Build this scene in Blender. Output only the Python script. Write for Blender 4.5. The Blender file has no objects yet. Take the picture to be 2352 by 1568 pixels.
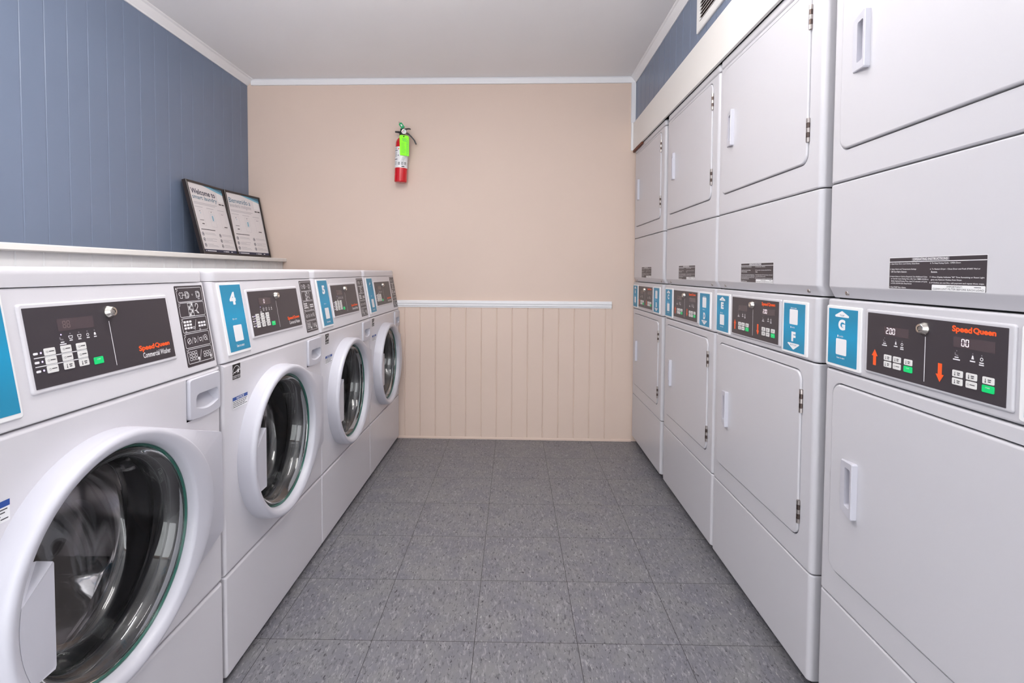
import bpy, bmesh, math, random
from mathutils import Vector, Matrix

# ------------------------------------------------------------------ camera, world, lights, exposure
sc = bpy.context.scene
col = sc.collection
W_PX, H_PX = 2352.0, 1568.0
F_PX, CX, CY = 1189.4, 1164.0, 666.3
YAW, PITCH, ROLL, CAM_H = 0.0156, -0.0356, 0.0055, 1.097
cam_data = bpy.data.cameras.new('camera')
cam_data.sensor_width = 36.0
cam_data.lens = 36.0 * F_PX / W_PX
cam_data.shift_x = (W_PX / 2 - CX) / W_PX
cam_data.shift_y = -(H_PX / 2 - CY) / W_PX
cam_data.clip_start = 0.02
cam = bpy.data.objects.new('camera', cam_data)
col.objects.link(cam)
cyw, syw, cp, sp = math.cos(YAW), math.sin(YAW), math.cos(PITCH), math.sin(PITCH)
Fv = Vector((-syw * cp, cyw * cp, sp))
Rv = Vector((cyw, syw, 0))
Uv = Rv.cross(Fv)
cr, sr = math.cos(ROLL), math.sin(ROLL)
R2, U2 = Rv * cr + Uv * sr, Uv * cr - Rv * sr
m3 = Matrix((R2, U2, -Fv)).transposed()
cam.matrix_world = Matrix.Translation((0, 0, CAM_H)) @ m3.to_4x4()
sc.camera = cam

sc.view_settings.view_transform = 'Standard'
sc.view_settings.look = 'None'
sc.view_settings.gamma = 1.0
sc.view_settings.use_curve_mapping = False
sc.view_settings.exposure = 0.17

world = bpy.data.worlds.new('daylight')
sc.world = world
world.use_nodes = True
world.node_tree.nodes['Background'].inputs[0].default_value = (0.95, 0.975, 1.0, 1)
world.node_tree.nodes['Background'].inputs[1].default_value = 4.3


def area_light(name, loc, rot, sx, sy, power, color):
    d = bpy.data.lights.new(name, 'AREA')
    d.shape = 'RECTANGLE'
    d.size, d.size_y = sx, sy
    d.energy = power
    d.color = color
    o = bpy.data.objects.new(name, d)
    o.location = loc
    o.rotation_euler = rot
    col.objects.link(o)
    return o


LAMP_STRENGTH = 28.5


# ------------------------------------------------------------------ materials
def lin(c):
    c = c / 255.0
    return c / 12.92 if c <= 0.04045 else ((c + 0.055) / 1.055) ** 2.4


def rgb(r, g, b):
    return (lin(r), lin(g), lin(b), 1.0)


def mat(name, color, rough=0.5, metal=0.0, spec=0.5, coat=0.0, emit=None, estr=0.0):
    m = bpy.data.materials.new(name)
    m.use_nodes = True
    b = m.node_tree.nodes['Principled BSDF']
    b.inputs['Base Color'].default_value = color
    b.inputs['Roughness'].default_value = rough
    b.inputs['Metallic'].default_value = metal
    b.inputs['Specular IOR Level'].default_value = spec
    b.inputs['Coat Weight'].default_value = coat
    b.inputs['Coat Roughness'].default_value = 0.08
    if emit:
        b.inputs['Emission Color'].default_value = emit
        b.inputs['Emission Strength'].default_value = estr
    return m


def noisy(m, scale, amount, bump=0.0, detail=4.0, stretch=(1, 1, 1)):
    """soft tonal variation and optional bump on a plain material"""
    nt = m.node_tree
    b = nt.nodes['Principled BSDF']
    base = b.inputs['Base Color'].default_value[:]
    tc = nt.nodes.new('ShaderNodeTexCoord')
    mp = nt.nodes.new('ShaderNodeMapping')
    mp.inputs['Scale'].default_value = stretch
    nz = nt.nodes.new('ShaderNodeTexNoise')
    nz.inputs['Scale'].default_value = scale
    nz.inputs['Detail'].default_value = detail
    nt.links.new(tc.outputs['Object'], mp.inputs['Vector'])
    nt.links.new(mp.outputs['Vector'], nz.inputs['Vector'])
    if amount:
        rp = nt.nodes.new('ShaderNodeValToRGB')
        e = rp.color_ramp.elements
        e[0].position, e[1].position = 0.3, 0.7
        e[0].color = [c * (1 - amount) for c in base[:3]] + [1]
        e[1].color = [min(1, c * (1 + amount)) for c in base[:3]] + [1]
        nt.links.new(nz.outputs['Fac'], rp.inputs['Fac'])
        nt.links.new(rp.outputs['Color'], b.inputs['Base Color'])
    if bump:
        bp = nt.nodes.new('ShaderNodeBump')
        bp.inputs['Strength'].default_value = bump
        bp.inputs['Distance'].default_value = 0.01
        nt.links.new(nz.outputs['Fac'], bp.inputs['Height'])
        nt.links.new(bp.outputs['Normal'], b.inputs['Normal'])
    return m


M = {}
M['enamel'] = noisy(mat('white_enamel', rgb(201, 199, 204), 0.28, 0, 0.45), 3.0, 0.006)
M['washer_enamel'] = noisy(mat('white_washer_enamel', rgb(217, 214, 219), 0.28, 0, 0.45), 3.0, 0.006)
M['plastic'] = noisy(mat('white_plastic', rgb(200, 199, 208), 0.36, 0, 0.45), 6.0, 0.006)
M['label_white'] = mat('white_label', rgb(236, 235, 236), 0.4)
M['gap_shade'] = mat('gap_shade_dark', rgb(30, 29, 31), 0.7)  # dark tone painted in for shade in gaps and recesses
M['toe'] = mat('grey_toe', rgb(88, 88, 92), 0.5)
M['panel_black'] = noisy(mat('charcoal_panel', rgb(63, 57, 62), 0.34, 0, 0.4), 8.0, 0.02)
M['display'] = mat('smoked_display', rgb(80, 68, 72), 0.25)
M['ink_white'] = mat('white_print', rgb(238, 236, 238), 0.5)
M['ink_grey'] = mat('grey_print', rgb(128, 124, 130), 0.5)
M['ink_pale'] = mat('pale_print', rgb(168, 162, 170), 0.5)
M['ink_dark'] = mat('dark_print', rgb(60, 58, 62), 0.5)
M['ink_black'] = mat('black_print', rgb(24, 22, 24), 0.5)
M['ink_blue'] = mat('blue_print', rgb(22, 70, 150), 0.5)
M['ink_navy'] = mat('navy_print', rgb(44, 46, 74), 0.5)
M['ink_slate'] = mat('slate_print', rgb(78, 120, 142), 0.5)
M['ink_sky'] = mat('sky_print', rgb(120, 178, 200), 0.5)
M['orange'] = mat('orange_print', rgb(246, 92, 36), 0.45)
M['key'] = mat('key_white', rgb(226, 224, 222), 0.4)
M['start'] = mat('start_green', rgb(0, 214, 118), 0.4)
M['led'] = mat('led_lit', rgb(245, 225, 235), 0.4, emit=(1, 0.86, 0.92, 1), estr=0.8)
M['led_dim'] = mat('led_off', rgb(124, 104, 104), 0.4)
M['lamp_violet'] = mat('indicator_lit', rgb(200, 180, 255), 0.4, emit=(0.72, 0.6, 1, 1), estr=0.9)
M['chrome'] = mat('polished_steel', rgb(214, 208, 200), 0.16, 1.0)
M['steel'] = mat('drum_steel', rgb(205, 202, 204), 0.13, 1.0)
M['hinge'] = mat('hinge_steel', rgb(178, 170, 166), 0.28, 1.0)
M['hinge_dark'] = mat('hinge_dark_steel', rgb(92, 80, 76), 0.35, 1.0)  # darker steel on every second hinge knuckle
M['rubber'] = mat('grey_rubber', rgb(50, 49, 53), 0.25)
M['rim_green'] = mat('green_glass_edge', rgb(54, 140, 120), 0.08, 0, 0.6)
M['rim_green'].node_tree.nodes['Principled BSDF'].inputs['Transmission Weight'].default_value = 0.75
M['fire_red'] = mat('extinguisher_red', rgb(205, 8, 26), 0.2, 0, 0.5, 0.4)
M['black_plastic'] = mat('black_plastic', rgb(34, 32, 34), 0.35)
M['tag_green'] = mat('lime_card', rgb(146, 255, 10), 0.5)
M['seal_green'] = mat('green_seal', rgb(8, 158, 92), 0.35)
M['frame_black'] = noisy(mat('black_frame_wood', rgb(44, 36, 36), 0.3), 30, 0.1)
M['paper'] = mat('poster_paper', rgb(226, 221, 222), 0.45)
M['brown_wood'] = noisy(mat('brown_board', rgb(112, 58, 36), 0.6), 20, 0.2, stretch=(1, 8, 1))
M['vent_white'] = mat('vent_white', rgb(232, 230, 228), 0.45)
M['vent_dark'] = mat('vent_dark', rgb(60, 34, 28), 0.7)

M['ceiling'] = noisy(mat('ceiling_paint', rgb(245, 243, 243), 0.9), 2.0, 0.006)
M['trim'] = noisy(mat('trim_gloss_white', rgb(236, 235, 237), 0.4), 4.0, 0.01)
M['cream'] = noisy(mat('cream_board', rgb(230, 226, 222), 0.5), 3.0, 0.012)
M['blue'] = noisy(mat('blue_panel_paint', rgb(110, 122, 144), 0.36, 0, 0.5), 2.0, 0.02)
M['tan'] = noisy(mat('tan_wall_paint', rgb(217, 196, 182), 0.62, 0, 0.4), 2.2, 0.012)
M['white_panel'] = noisy(mat('white_wall_panel', rgb(232, 231, 232), 0.35), 4.0, 0.01)


def teal_mat():
    m = mat('teal_label', rgb(26, 140, 182), 0.4)
    nt = m.node_tree
    b = nt.nodes['Principled BSDF']
    tc = nt.nodes.new('ShaderNodeTexCoord')
    g = nt.nodes.new('ShaderNodeTexGradient')
    g.gradient_type = 'SPHERICAL'
    mp = nt.nodes.new('ShaderNodeMapping')
    mp.inputs['Location'].default_value = (-0.5, -0.5, 0)
    mp.inputs['Scale'].default_value = (1, 1, 0)
    rp = nt.nodes.new('ShaderNodeValToRGB')
    rp.color_ramp.elements[0].position = 0.25
    rp.color_ramp.elements[0].color = rgb(30, 136, 174)
    rp.color_ramp.elements[1].position = 0.95
    rp.color_ramp.elements[1].color = rgb(16, 148, 192)
    nt.links.new(tc.outputs['Generated'], mp.inputs['Vector'])
    # the print has a brighter middle: use the card's own height only
    sx = nt.nodes.new('ShaderNodeSeparateXYZ')
    nt.links.new(tc.outputs['Generated'], sx.inputs['Vector'])
    ma = nt.nodes.new('ShaderNodeMath'); ma.operation = 'SUBTRACT'; ma.inputs[1].default_value = 0.5
    mb_ = nt.nodes.new('ShaderNodeMath'); mb_.operation = 'ABSOLUTE'
    mc = nt.nodes.new('ShaderNodeMath'); mc.operation = 'MULTIPLY_ADD'
    mc.inputs[1].default_value = -2.0; mc.inputs[2].default_value = 1.0
    nt.links.new(sx.outputs['Z'], ma.inputs[0])
    nt.links.new(ma.outputs[0], mb_.inputs[0])
    nt.links.new(mb_.outputs[0], mc.inputs[0])
    nt.links.new(mc.outputs[0], rp.inputs['Fac'])
    nt.links.new(rp.outputs['Color'], b.inputs['Base Color'])
    for n in (g, mp):
        nt.nodes.remove(n)
    return m


M['teal'] = teal_mat()


def glass_mat():
    m = bpy.data.materials.new('door_glass')
    m.use_nodes = True
    b = m.node_tree.nodes['Principled BSDF']
    b.inputs['Base Color'].default_value = (0.985, 0.99, 0.985, 1)
    b.inputs['Roughness'].default_value = 0.0
    b.inputs['Transmission Weight'].default_value = 1.0
    b.inputs['IOR'].default_value = 1.6
    return m


M['glass'] = glass_mat()

TILE = 0.3048


def floor_mat():
    m = mat('vinyl_tile', rgb(120, 120, 123), 0.42, 0, 0.4)
    nt = m.node_tree
    L = nt.links.new
    N = nt.nodes.new
    b = nt.nodes['Principled BSDF']
    tc = N('ShaderNodeTexCoord')
    mp = N('ShaderNodeMapping')
    mp.inputs['Location'].default_value = (0.7196, -1.4968, 0)
    mp.inputs['Rotation'].default_value = (0, 0, -0.0023)
    L(tc.outputs['Object'], mp.inputs['Vector'])
    mp2 = N('ShaderNodeMapping')
    mp2.inputs['Scale'].default_value = (1 / TILE, 1 / TILE, 1)
    L(mp.outputs['Vector'], mp2.inputs['Vector'])
    sep = N('ShaderNodeSeparateXYZ')
    L(mp2.outputs['Vector'], sep.inputs['Vector'])

    def math_node(op, a, bb=None, c=None):
        n = N('ShaderNodeMath')
        n.operation = op
        for i, v in enumerate((a, bb, c)):
            if v is None:
                continue
            if isinstance(v, (int, float)):
                n.inputs[i].default_value = v
            else:
                L(v, n.inputs[i])
        return n.outputs[0]

    def edge(s):
        fr = math_node('FRACT', s)
        d = math_node('MINIMUM', fr, math_node('SUBTRACT', 1.0, fr))
        return d

    dist = math_node('MINIMUM', edge(sep.outputs['X']), edge(sep.outputs['Y']))
    line = math_node('LESS_THAN', dist, 0.0028)
    fx, fy = math_node('FLOOR', sep.outputs['X']), math_node('FLOOR', sep.outputs['Y'])
    cmb = N('ShaderNodeCombineXYZ')
    L(fx, cmb.inputs[0]); L(fy, cmb.inputs[1])
    wn = N('ShaderNodeTexWhiteNoise')
    wn.noise_dimensions = '2D'
    L(cmb.outputs[0], wn.inputs['Vector'])
    # per-tile offset of the chip pattern
    vm = N('ShaderNodeVectorMath'); vm.operation = 'SCALE'; vm.inputs['Scale'].default_value = 7.0
    L(wn.outputs['Color'], vm.inputs[0])
    va = N('ShaderNodeVectorMath'); va.operation = 'ADD'
    L(mp.outputs['Vector'], va.inputs[0]); L(vm.outputs[0], va.inputs[1])

    def chips(rot, sx, sy, scale, lo, hi):
        q = N('ShaderNodeMapping')
        q.inputs['Rotation'].default_value = (0, 0, rot)
        q.inputs['Scale'].default_value = (sx, sy, 1)
        L(va.outputs[0], q.inputs['Vector'])
        nz = N('ShaderNodeTexNoise')
        nz.inputs['Scale'].default_value = scale
        nz.inputs['Detail'].default_value = 2.5
        nz.inputs['Roughness'].default_value = 0.55
        nz.inputs['Distortion'].default_value = 0.6
        L(q.outputs['Vector'], nz.inputs['Vector'])
        mr = N('ShaderNodeMapRange')
        mr.inputs['From Min'].default_value = lo
        mr.inputs['From Max'].default_value = hi
        L(nz.outputs['Fac'], mr.inputs['Value'])
        return mr.outputs['Result']

    def mix(fac, c1, c2):
        n = N('ShaderNodeMix')
        n.data_type = 'RGBA'
        if isinstance(fac, (int, float)):
            n.inputs[0].default_value = fac
        else:
            L(fac, n.inputs[0])
        for i, c in ((6, c1), (7, c2)):
            if isinstance(c, tuple):
                n.inputs[i].default_value = c
            else:
                L(c, n.inputs[i])
        return n.outputs[2]

    base = mix(chips(0.3, 1.0, 1.0, 9, 0.35, 0.65), rgb(115, 114, 122), rgb(125, 124, 127))
    base = mix(chips(0.25, 2.0, 0.62, 60, 0.56, 0.66), base, rgb(144, 142, 147))
    base = mix(chips(-0.35, 2.0, 0.62, 72, 0.57, 0.68), base, rgb(92, 90, 97))
    base = mix(chips(0.1, 2.0, 0.62, 92, 0.63, 0.69), base, rgb(50, 48, 55))
    base = mix(chips(-0.2, 2.0, 0.62, 85, 0.64, 0.71), base, rgb(164, 162, 163))
    tone = mix(math_node('MULTIPLY', wn.outputs['Value'], 0.10), base, rgb(112, 112, 114))
    fin = mix(line, tone, rgb(40, 39, 42))
    L(fin, b.inputs['Base Color'])
    bp = N('ShaderNodeBump')
    bp.inputs['Strength'].default_value = 0.3
    bp.inputs['Distance'].default_value = 0.002
    L(math_node('MULTIPLY', line, -1.0), bp.inputs['Height'])
    L(bp.outputs['Normal'], b.inputs['Normal'])
    return m


M['floor'] = floor_mat()


# ------------------------------------------------------------------ mesh building
def rrect(u0, u1, v0, v1, r, n=6):
    r = min(r, (u1 - u0) / 2 - 1e-6, (v1 - v0) / 2 - 1e-6)
    pts = []
    for cx_, cy_, a0 in ((u1 - r, v0 + r, -90), (u1 - r, v1 - r, 0), (u0 + r, v1 - r, 90), (u0 + r, v0 + r, 180)):
        for k in range(n + 1):
            a = math.radians(a0 + 90.0 * k / n)
            pts.append((cx_ + r * math.cos(a), cy_ + r * math.sin(a)))
    return pts


def ray_poly(c, ang, poly):
    dx, dy = math.cos(ang), math.sin(ang)
    best = None
    n = len(poly)
    for i in range(n):
        ax, ay = poly[i][0] - c[0], poly[i][1] - c[1]
        bx, by = poly[(i + 1) % n][0] - c[0], poly[(i + 1) % n][1] - c[1]
        ex, ey = bx - ax, by - ay
        den = dx * ey - dy * ex
        if abs(den) < 1e-12:
            continue
        t = (ax * ey - ay * ex) / den
        s = (ax * dy - ay * dx) / den
        if t > 0 and -1e-7 <= s <= 1 + 1e-7:
            if best is None or t > best:
                best = t
    return (c[0] + dx * best, c[1] + dy * best)


def hull(pts):
    pts = sorted(set(pts))

    def half(ps):
        o = []
        for p in ps:
            while len(o) >= 2 and (o[-1][0] - o[-2][0]) * (p[1] - o[-2][1]) - (o[-1][1] - o[-2][1]) * (p[0] - o[-2][0]) <= 0:
                o.pop()
            o.append(p)
        return o
    a, b = half(pts), half(pts[::-1])
    return a[:-1] + b[:-1]


TEXT_CACHE = {}


def text_geo(s, bold):
    k = (s, bold)
    if k not in TEXT_CACHE:
        cu = bpy.data.curves.new('t', 'FONT')
        cu.body = s
        cu.size = 1.0
        cu.resolution_u = 5 if len(s) < 13 else 2
        cu.offset = bold
        ob = bpy.data.objects.new('t', cu)
        col.objects.link(ob)
        dg = bpy.context.evaluated_depsgraph_get()
        me = bpy.data.meshes.new_from_object(ob.evaluated_get(dg))
        vs = [(v.co.x, v.co.y) for v in me.vertices]
        fs = [tuple(p.vertices) for p in me.polygons]
        bpy.data.objects.remove(ob)
        bpy.data.curves.remove(cu)
        bpy.data.meshes.remove(me)
        TEXT_CACHE[k] = (vs, fs)
    return TEXT_CACHE[k]


class MB:
    """collects shapes given in (u right, v up, p towards the viewer) of one face and links them as one mesh"""

    def __init__(self, T=None):
        self.v, self.f, self.mi, self.sm = [], [], [], []
        self.mats = []
        self.T = T or (lambda u, v, p: (u, v, p))

    def m(self, name):
        if name not in self.mats:
            self.mats.append(name)
        return self.mats.index(name)

    def add(self, vs, fs, mt, smooth=False):
        o = len(self.v)
        self.v += [self.T(*x) for x in vs]
        i = self.m(mt)
        for f in fs:
            self.f.append(tuple(o + k for k in f))
            self.mi.append(i)
            self.sm.append(smooth)

    def loft(self, rings, mt, smooth=False, cap0=False, cap1=True, closed=True):
        n = len(rings[0])
        vs = [p for r in rings for p in r]
        fs = []
        for k in range(len(rings) - 1):
            for i in range(n if closed else n - 1):
                j = (i + 1) % n
                fs.append((k * n + i, k * n + j, (k + 1) * n + j, (k + 1) * n + i))
        self.add(vs, fs, mt, smooth)
        if cap0:
            self.add(rings[0], [tuple(range(n - 1, -1, -1))], mt)
        if cap1:
            self.add(rings[-1], [tuple(range(n))], mt)

    def plate(self, pts, p0, p1, mt, bev=0.0, c=None, steps=3):
        """extruded outline with a rounded front edge"""
        if bev <= 0:
            rings = [[(u, v, p0) for u, v in pts], [(u, v, p1) for u, v in pts]]
        else:
            cx_ = sum(p[0] for p in pts) / len(pts)
            cy_ = sum(p[1] for p in pts) / len(pts)
            hu = (max(p[0] for p in pts) - min(p[0] for p in pts)) / 2
            hv = (max(p[1] for p in pts) - min(p[1] for p in pts)) / 2

            def ins(d):
                su, sv = (hu - d) / hu, (hv - d) / hv
                return [(cx_ + (u - cx_) * su, cy_ + (v - cy_) * sv) for u, v in pts]
            rings = [[(u, v, p0) for u, v in pts]]
            for k in range(steps + 1):
                a = math.pi / 2 * k / steps
                rings.append([(u, v, p1 - bev + bev * math.sin(a)) for u, v in ins(bev * (1 - math.cos(a)))])
        self.loft(rings[:], mt, smooth=bev > 0, cap0=True, cap1=True)

    def box(self, u0, u1, v0, v1, p0, p1, mt):
        self.plate([(u0, v0), (u1, v0), (u1, v1), (u0, v1)], p0, p1, mt)

    def rplate(self, u0, u1, v0, v1, p0, p1, r, mt, bev=0.0):
        self.plate(rrect(u0, u1, v0, v1, r), p0, p1, mt, bev)

    def flat(self, pts, p, mt):
        self.add([(u, v, p) for u, v in pts], [tuple(range(len(pts)))], mt)

    def rect(self, u0, u1, v0, v1, p, mt):
        self.flat([(u0, v0), (u1, v0), (u1, v1), (u0, v1)], p, mt)

    def line(self, a, b, w, p, mt):
        d = Vector((b[0] - a[0], b[1] - a[1]))
        d.normalize()
        n = Vector((-d.y, d.x)) * (w / 2)
        self.flat([(a[0] - n.x, a[1] - n.y), (b[0] - n.x, b[1] - n.y), (b[0] + n.x, b[1] + n.y), (a[0] + n.x, a[1] + n.y)], p, mt)

    def path(self, pts, w, p, mt, close=False):
        q = list(pts) + ([pts[0]] if close else [])
        for a, b in zip(q[:-1], q[1:]):
            self.line(a, b, w, p, mt)

    def outline(self, u0, u1, v0, v1, r, w, p, mt, n=4):
        o, i = rrect(u0, u1, v0, v1, r, n), rrect(u0 + w, u1 - w, v0 + w, v1 - w, max(r - w, 1e-5), n)
        k = len(o)
        vs = [(a, b, p) for a, b in o] + [(a, b, p) for a, b in i]
        self.add(vs, [(j, (j + 1) % k, k + (j + 1) % k, k + j) for j in range(k)], mt)

    def disc(self, u, v, r, p, mt, n=14):
        self.flat([(u + r * math.cos(2 * math.pi * k / n), v + r * math.sin(2 * math.pi * k / n)) for k in range(n)], p, mt)

    def ring(self, u, v, r, w, p, mt, n=18, a0=0, a1=360):
        full = a1 - a0 >= 360
        ks = [math.radians(a0 + (a1 - a0) * k / n) for k in range(n + (0 if full else 1))]
        vs = [(u + r * math.cos(a), v + r * math.sin(a), p) for a in ks] + [(u + (r - w) * math.cos(a), v + (r - w) * math.sin(a), p) for a in ks]
        c = len(ks)
        self.add(vs, [(j, (j + 1) % c, c + (j + 1) % c, c + j) for j in range(c if full else c - 1)], mt)

    def text(self, s, u0, u1, v0, v1, p, mt, bold=0.0):
        vs, fs = text_geo(s, bold)
        if not vs:
            return
        a0, a1 = min(x for x, y in vs), max(x for x, y in vs)
        b0, b1 = min(y for x, y in vs), max(y for x, y in vs)
        self.add([(u0 + (x - a0) / (a1 - a0) * (u1 - u0), v0 + (y - b0) / (b1 - b0) * (v1 - v0), p) for x, y in vs], fs, mt)

    def textl(self, s, u0, v0, h, p, mt, bold=0.0, sx=1.0):
        """left aligned text of cap height h, natural proportions"""
        vs, fs = text_geo(s, bold)
        k = h / 0.72
        self.add([(u0 + x * k * sx, v0 + y * k, p) for x, y in vs], fs, mt)

    def holed(self, outer, hole, c, p, mt, outer_rings=(), hole_rings=(), n=48):
        """flat plate between two outlines that both see the centre c; the rings carry on over the edges (scale, dp)"""
        angs = set(round(math.atan2(v - c[1], u - c[0]), 6) for u, v in list(outer) + list(hole))
        angs |= set(round(-math.pi + 2 * math.pi * k / n, 6) for k in range(n))
        angs = sorted(angs)
        O = [ray_poly(c, a, outer) for a in angs]
        I = [ray_poly(c, a, hole) for a in angs]
        k = len(angs)
        self.add([(u, v, p) for u, v in O] + [(u, v, p) for u, v in I],
                 [(j, (j + 1) % k, k + (j + 1) % k, k + j) for j in range(k)], mt)
        return O, I

    def tube(self, pts, r, mt, n=8, caps=True):
        pts = [Vector(p) for p in pts]
        rad = r if isinstance(r, (list, tuple)) else [r] * len(pts)
        rings = []
        for i, p in enumerate(pts):
            d = (pts[min(i + 1, len(pts) - 1)] - pts[max(i - 1, 0)]).normalized()
            h = Vector((0, 0, 1)) if abs(d.z) < 0.9 else Vector((1, 0, 0))
            a = d.cross(h).normalized()
            b = d.cross(a)
            rings.append([tuple(p + a * rad[i] * math.cos(2 * math.pi * k / n) + b * rad[i] * math.sin(2 * math.pi * k / n)) for k in range(n)])
        self.loft(rings, mt, True, caps, caps)

    def lathe(self, prof, c, axis, mt, n=48, a=None, smooth=True, cap0=False, cap1=False):
        """revolve (radius, height) about axis through c"""
        ax = Vector(axis).normalized()
        h = Vector((0, 0, 1)) if abs(ax.z) < 0.9 else Vector((1, 0, 0))
        e1 = ax.cross(h).normalized()
        e2 = ax.cross(e1)
        c = Vector(c)
        rings = [[tuple(c + ax * z + (e1 * math.cos(2 * math.pi * k / n) + e2 * math.sin(2 * math.pi * k / n)) * r) for k in range(n)] for r, z in prof]
        self.loft(rings, mt, smooth, cap0, cap1)

    def mesh(self, name):
        me = bpy.data.meshes.new(name)
        me.from_pydata(self.v, [], self.f)
        for x in self.mats:
            me.materials.append(M[x])
        me.polygons.foreach_set('material_index', self.mi)
        me.polygons.foreach_set('use_smooth', self.sm)
        bm = bmesh.new()
        bm.from_mesh(me)
        bmesh.ops.recalc_face_normals(bm, faces=bm.faces)
        bm.to_mesh(me)
        bm.free()
        me.update()
        if any(self.sm):
            face_weighted(me)
        return me


def face_weighted(me, limit=0.45):
    """large faces keep their own normal, small rounding strips blend into them"""
    polys = me.polygons
    N = [p.normal.copy() for p in polys]
    A = [p.area for p in polys]
    S = [p.use_smooth for p in polys]
    at = [[] for _ in me.vertices]
    for p in polys:
        if S[p.index]:
            for v in p.vertices:
                at[v].append(p.index)
    out = [None] * len(me.loops)
    for p in polys:
        i = p.index
        for li, v in zip(p.loop_indices, p.vertices):
            if not S[i]:
                out[li] = N[i]
                continue
            n = Vector((0, 0, 0))
            for j in at[v]:
                if N[i].dot(N[j]) > limit:
                    n += N[j] * A[j]
            out[li] = n.normalized() if n.length > 1e-12 else N[i]
    me.normals_split_custom_set(out)


def link(name, me, parent=None, loc=None, label=None):
    o = bpy.data.objects.new(name, me)
    col.objects.link(o)
    if parent:
        o.parent = parent
    if loc:
        o.location = loc
    if label:
        o['label'] = label
    return o


def obj(name, mb, parent=None, loc=None, label=None):
    return link(name, mb.mesh(name), parent, loc, label)


MESHES = {}


def cached(key, name, fn, parent, loc=None, label=None):
    if key not in MESHES:
        MESHES[key] = fn().mesh(name)
    return link(name, MESHES[key], parent, loc, label)


def thing(name, label, cat, loc, group=None, rot=None):
    o = bpy.data.objects.new(name, None)
    o.empty_display_size = 0.05
    col.objects.link(o)
    o.location = loc
    if rot:
        o.rotation_euler = rot
    o['label'], o['category'] = label, cat
    if group:
        o['group'] = group
    return o


def struct(name, mb, label=None):
    o = obj(name, mb)
    o['kind'] = 'structure'
    if label:
        o['label'] = label
    return o


# ------------------------------------------------------------------ the room
CEIL = 2.335
XL = -1.75           # left wall
XR = 0.76            # plane of the dryer fronts and of the wall above them
REAR = -1.95


def yb(x):           # back wall, turned a little against the tile grid
    return 3.358 - 0.018 * x


mb = MB(); mb.box(-1.9, 1.7, REAR - 0.1, 3.6, -0.06, 0.0, 'floor'); struct('floor', mb, 'speckled grey vinyl tile floor')
mb = MB(); mb.box(-1.9, 1.7, REAR - 0.1, 3.6, CEIL, CEIL + 0.06, 'ceiling'); struct('ceiling', mb, 'plain white ceiling')


def grooved(mb, a0, a1, grooves, z0, z1, put, mt, w=0.0045, d=0.0035):
    """upright boards: a profile along a with V grooves, raised from z0 to z1; put(a, depth, z) places a point"""
    prof = [(a0, 0.0)]
    for g in grooves:
        if a0 + w < g < a1 - w:
            prof += [(g - w, 0.0), (g - w * 0.35, d), (g + w * 0.35, d), (g + w, 0.0)]
    prof.append((a1, 0.0))
    vs = [put(a, dd, z0) for a, dd in prof] + [put(a, dd, z1) for a, dd in prof]
    n = len(prof)
    mb.add(vs, [(i, i + 1, n + i + 1, n + i) for i in range(n - 1)], mt)


# left wall: blue boards above, a white boarded half wall with a ledge below
mb = MB()
gl = [1.825 + 0.0985 * k for k in range(-37, 17)]
grooved(mb, REAR, 3.39, gl, 1.15, CEIL, lambda a, d, z: (XL - d, a, z), 'blue', 0.0032, 0.0010)
mb.add([(XL - 0.1, REAR, 0), (XL - 0.1, 3.42, 0), (XL - 0.1, 3.42, CEIL), (XL - 0.1, REAR, CEIL), (XL - 0.006, 3.42, 0), (XL - 0.006, 3.42, CEIL), (XL - 0.006, REAR, 0), (XL - 0.006, REAR, CEIL)],
       [(0, 1, 2, 3), (1, 4, 5, 2), (0, 6, 7, 3)], 'blue')
struct('wall_left', mb, 'slate blue boarded upper wall')

mb = MB()
gh = [1.461 + 0.0961 * k for k in range(-30, 24)]
grooved(mb, REAR, 3.38, gh, 0.0, 1.152, lambda a, d, z: (-1.525 - d, a, z), 'white_panel', 0.004, 0.003)
mb.box(XL, -1.532, REAR, 3.36, 0.0, 1.152, 'white_panel')
struct('wall_left_lower', mb, 'white boarded half wall behind the washers')
mb = MB()
pl = [(-1.50 - 0.004, 1.152), (-1.50, 1.156), (-1.50, 1.172), (-1.50 - 0.004, 1.176), (XL + 0.001, 1.176), (XL + 0.001, 1.152)]
ends = []
mb.loft([[(x, REAR, z) for x, z in pl], [(x, yb(x) - 0.001, z) for x, z in pl]], 'cream', False, True, True)
struct('trim_1', mb, 'cream ledge on the half wall')

# back wall: plain tan above, tan boards with a white rail below
mb = MB()
mb.add([(XL - 0.1, yb(XL - 0.1), 0), (1.6, yb(1.6), 0), (1.6, yb(1.6), CEIL), (XL - 0.1, yb(XL - 0.1), CEIL)], [(0, 1, 2, 3)], 'tan')
mb.add([(XL - 0.1, yb(XL) + 0.12, 0), (1.6, yb(1.6) + 0.12, 0), (1.6, yb(1.6) + 0.12, CEIL), (XL - 0.1, yb(XL) + 0.12, CEIL)], [(0, 1, 2, 3)], 'tan')
struct('wall_back', mb, 'tan painted end wall')
mb = MB()
gw = [-0.719 + 0.1004 * k for k in range(-8, 14)]
grooved(mb, -1.50, 0.628, gw, 0.012, 0.866, lambda a, d, z: (a, yb(a) - 0.006 + d, z), 'tan', 0.0038, 0.0042)
mb.add([(0.628, yb(0.628) - 0.006, 0.012), (0.628, yb(0.628), 0.012), (0.628, yb(0.628), 0.866), (0.628, yb(0.628) - 0.006, 0.866)], [(0, 1, 2, 3)], 'tan')
struct('trim_2', mb, 'tan wainscot boards on the end wall')
mb = MB()
rp_ = [(0.0, 0.864), (0.010, 0.864), (0.012, 0.872), (0.016, 0.876), (0.016, 0.886), (0.020, 0.891), (0.020, 0.904), (0.017, 0.909), (0.0, 0.909)]
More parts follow.
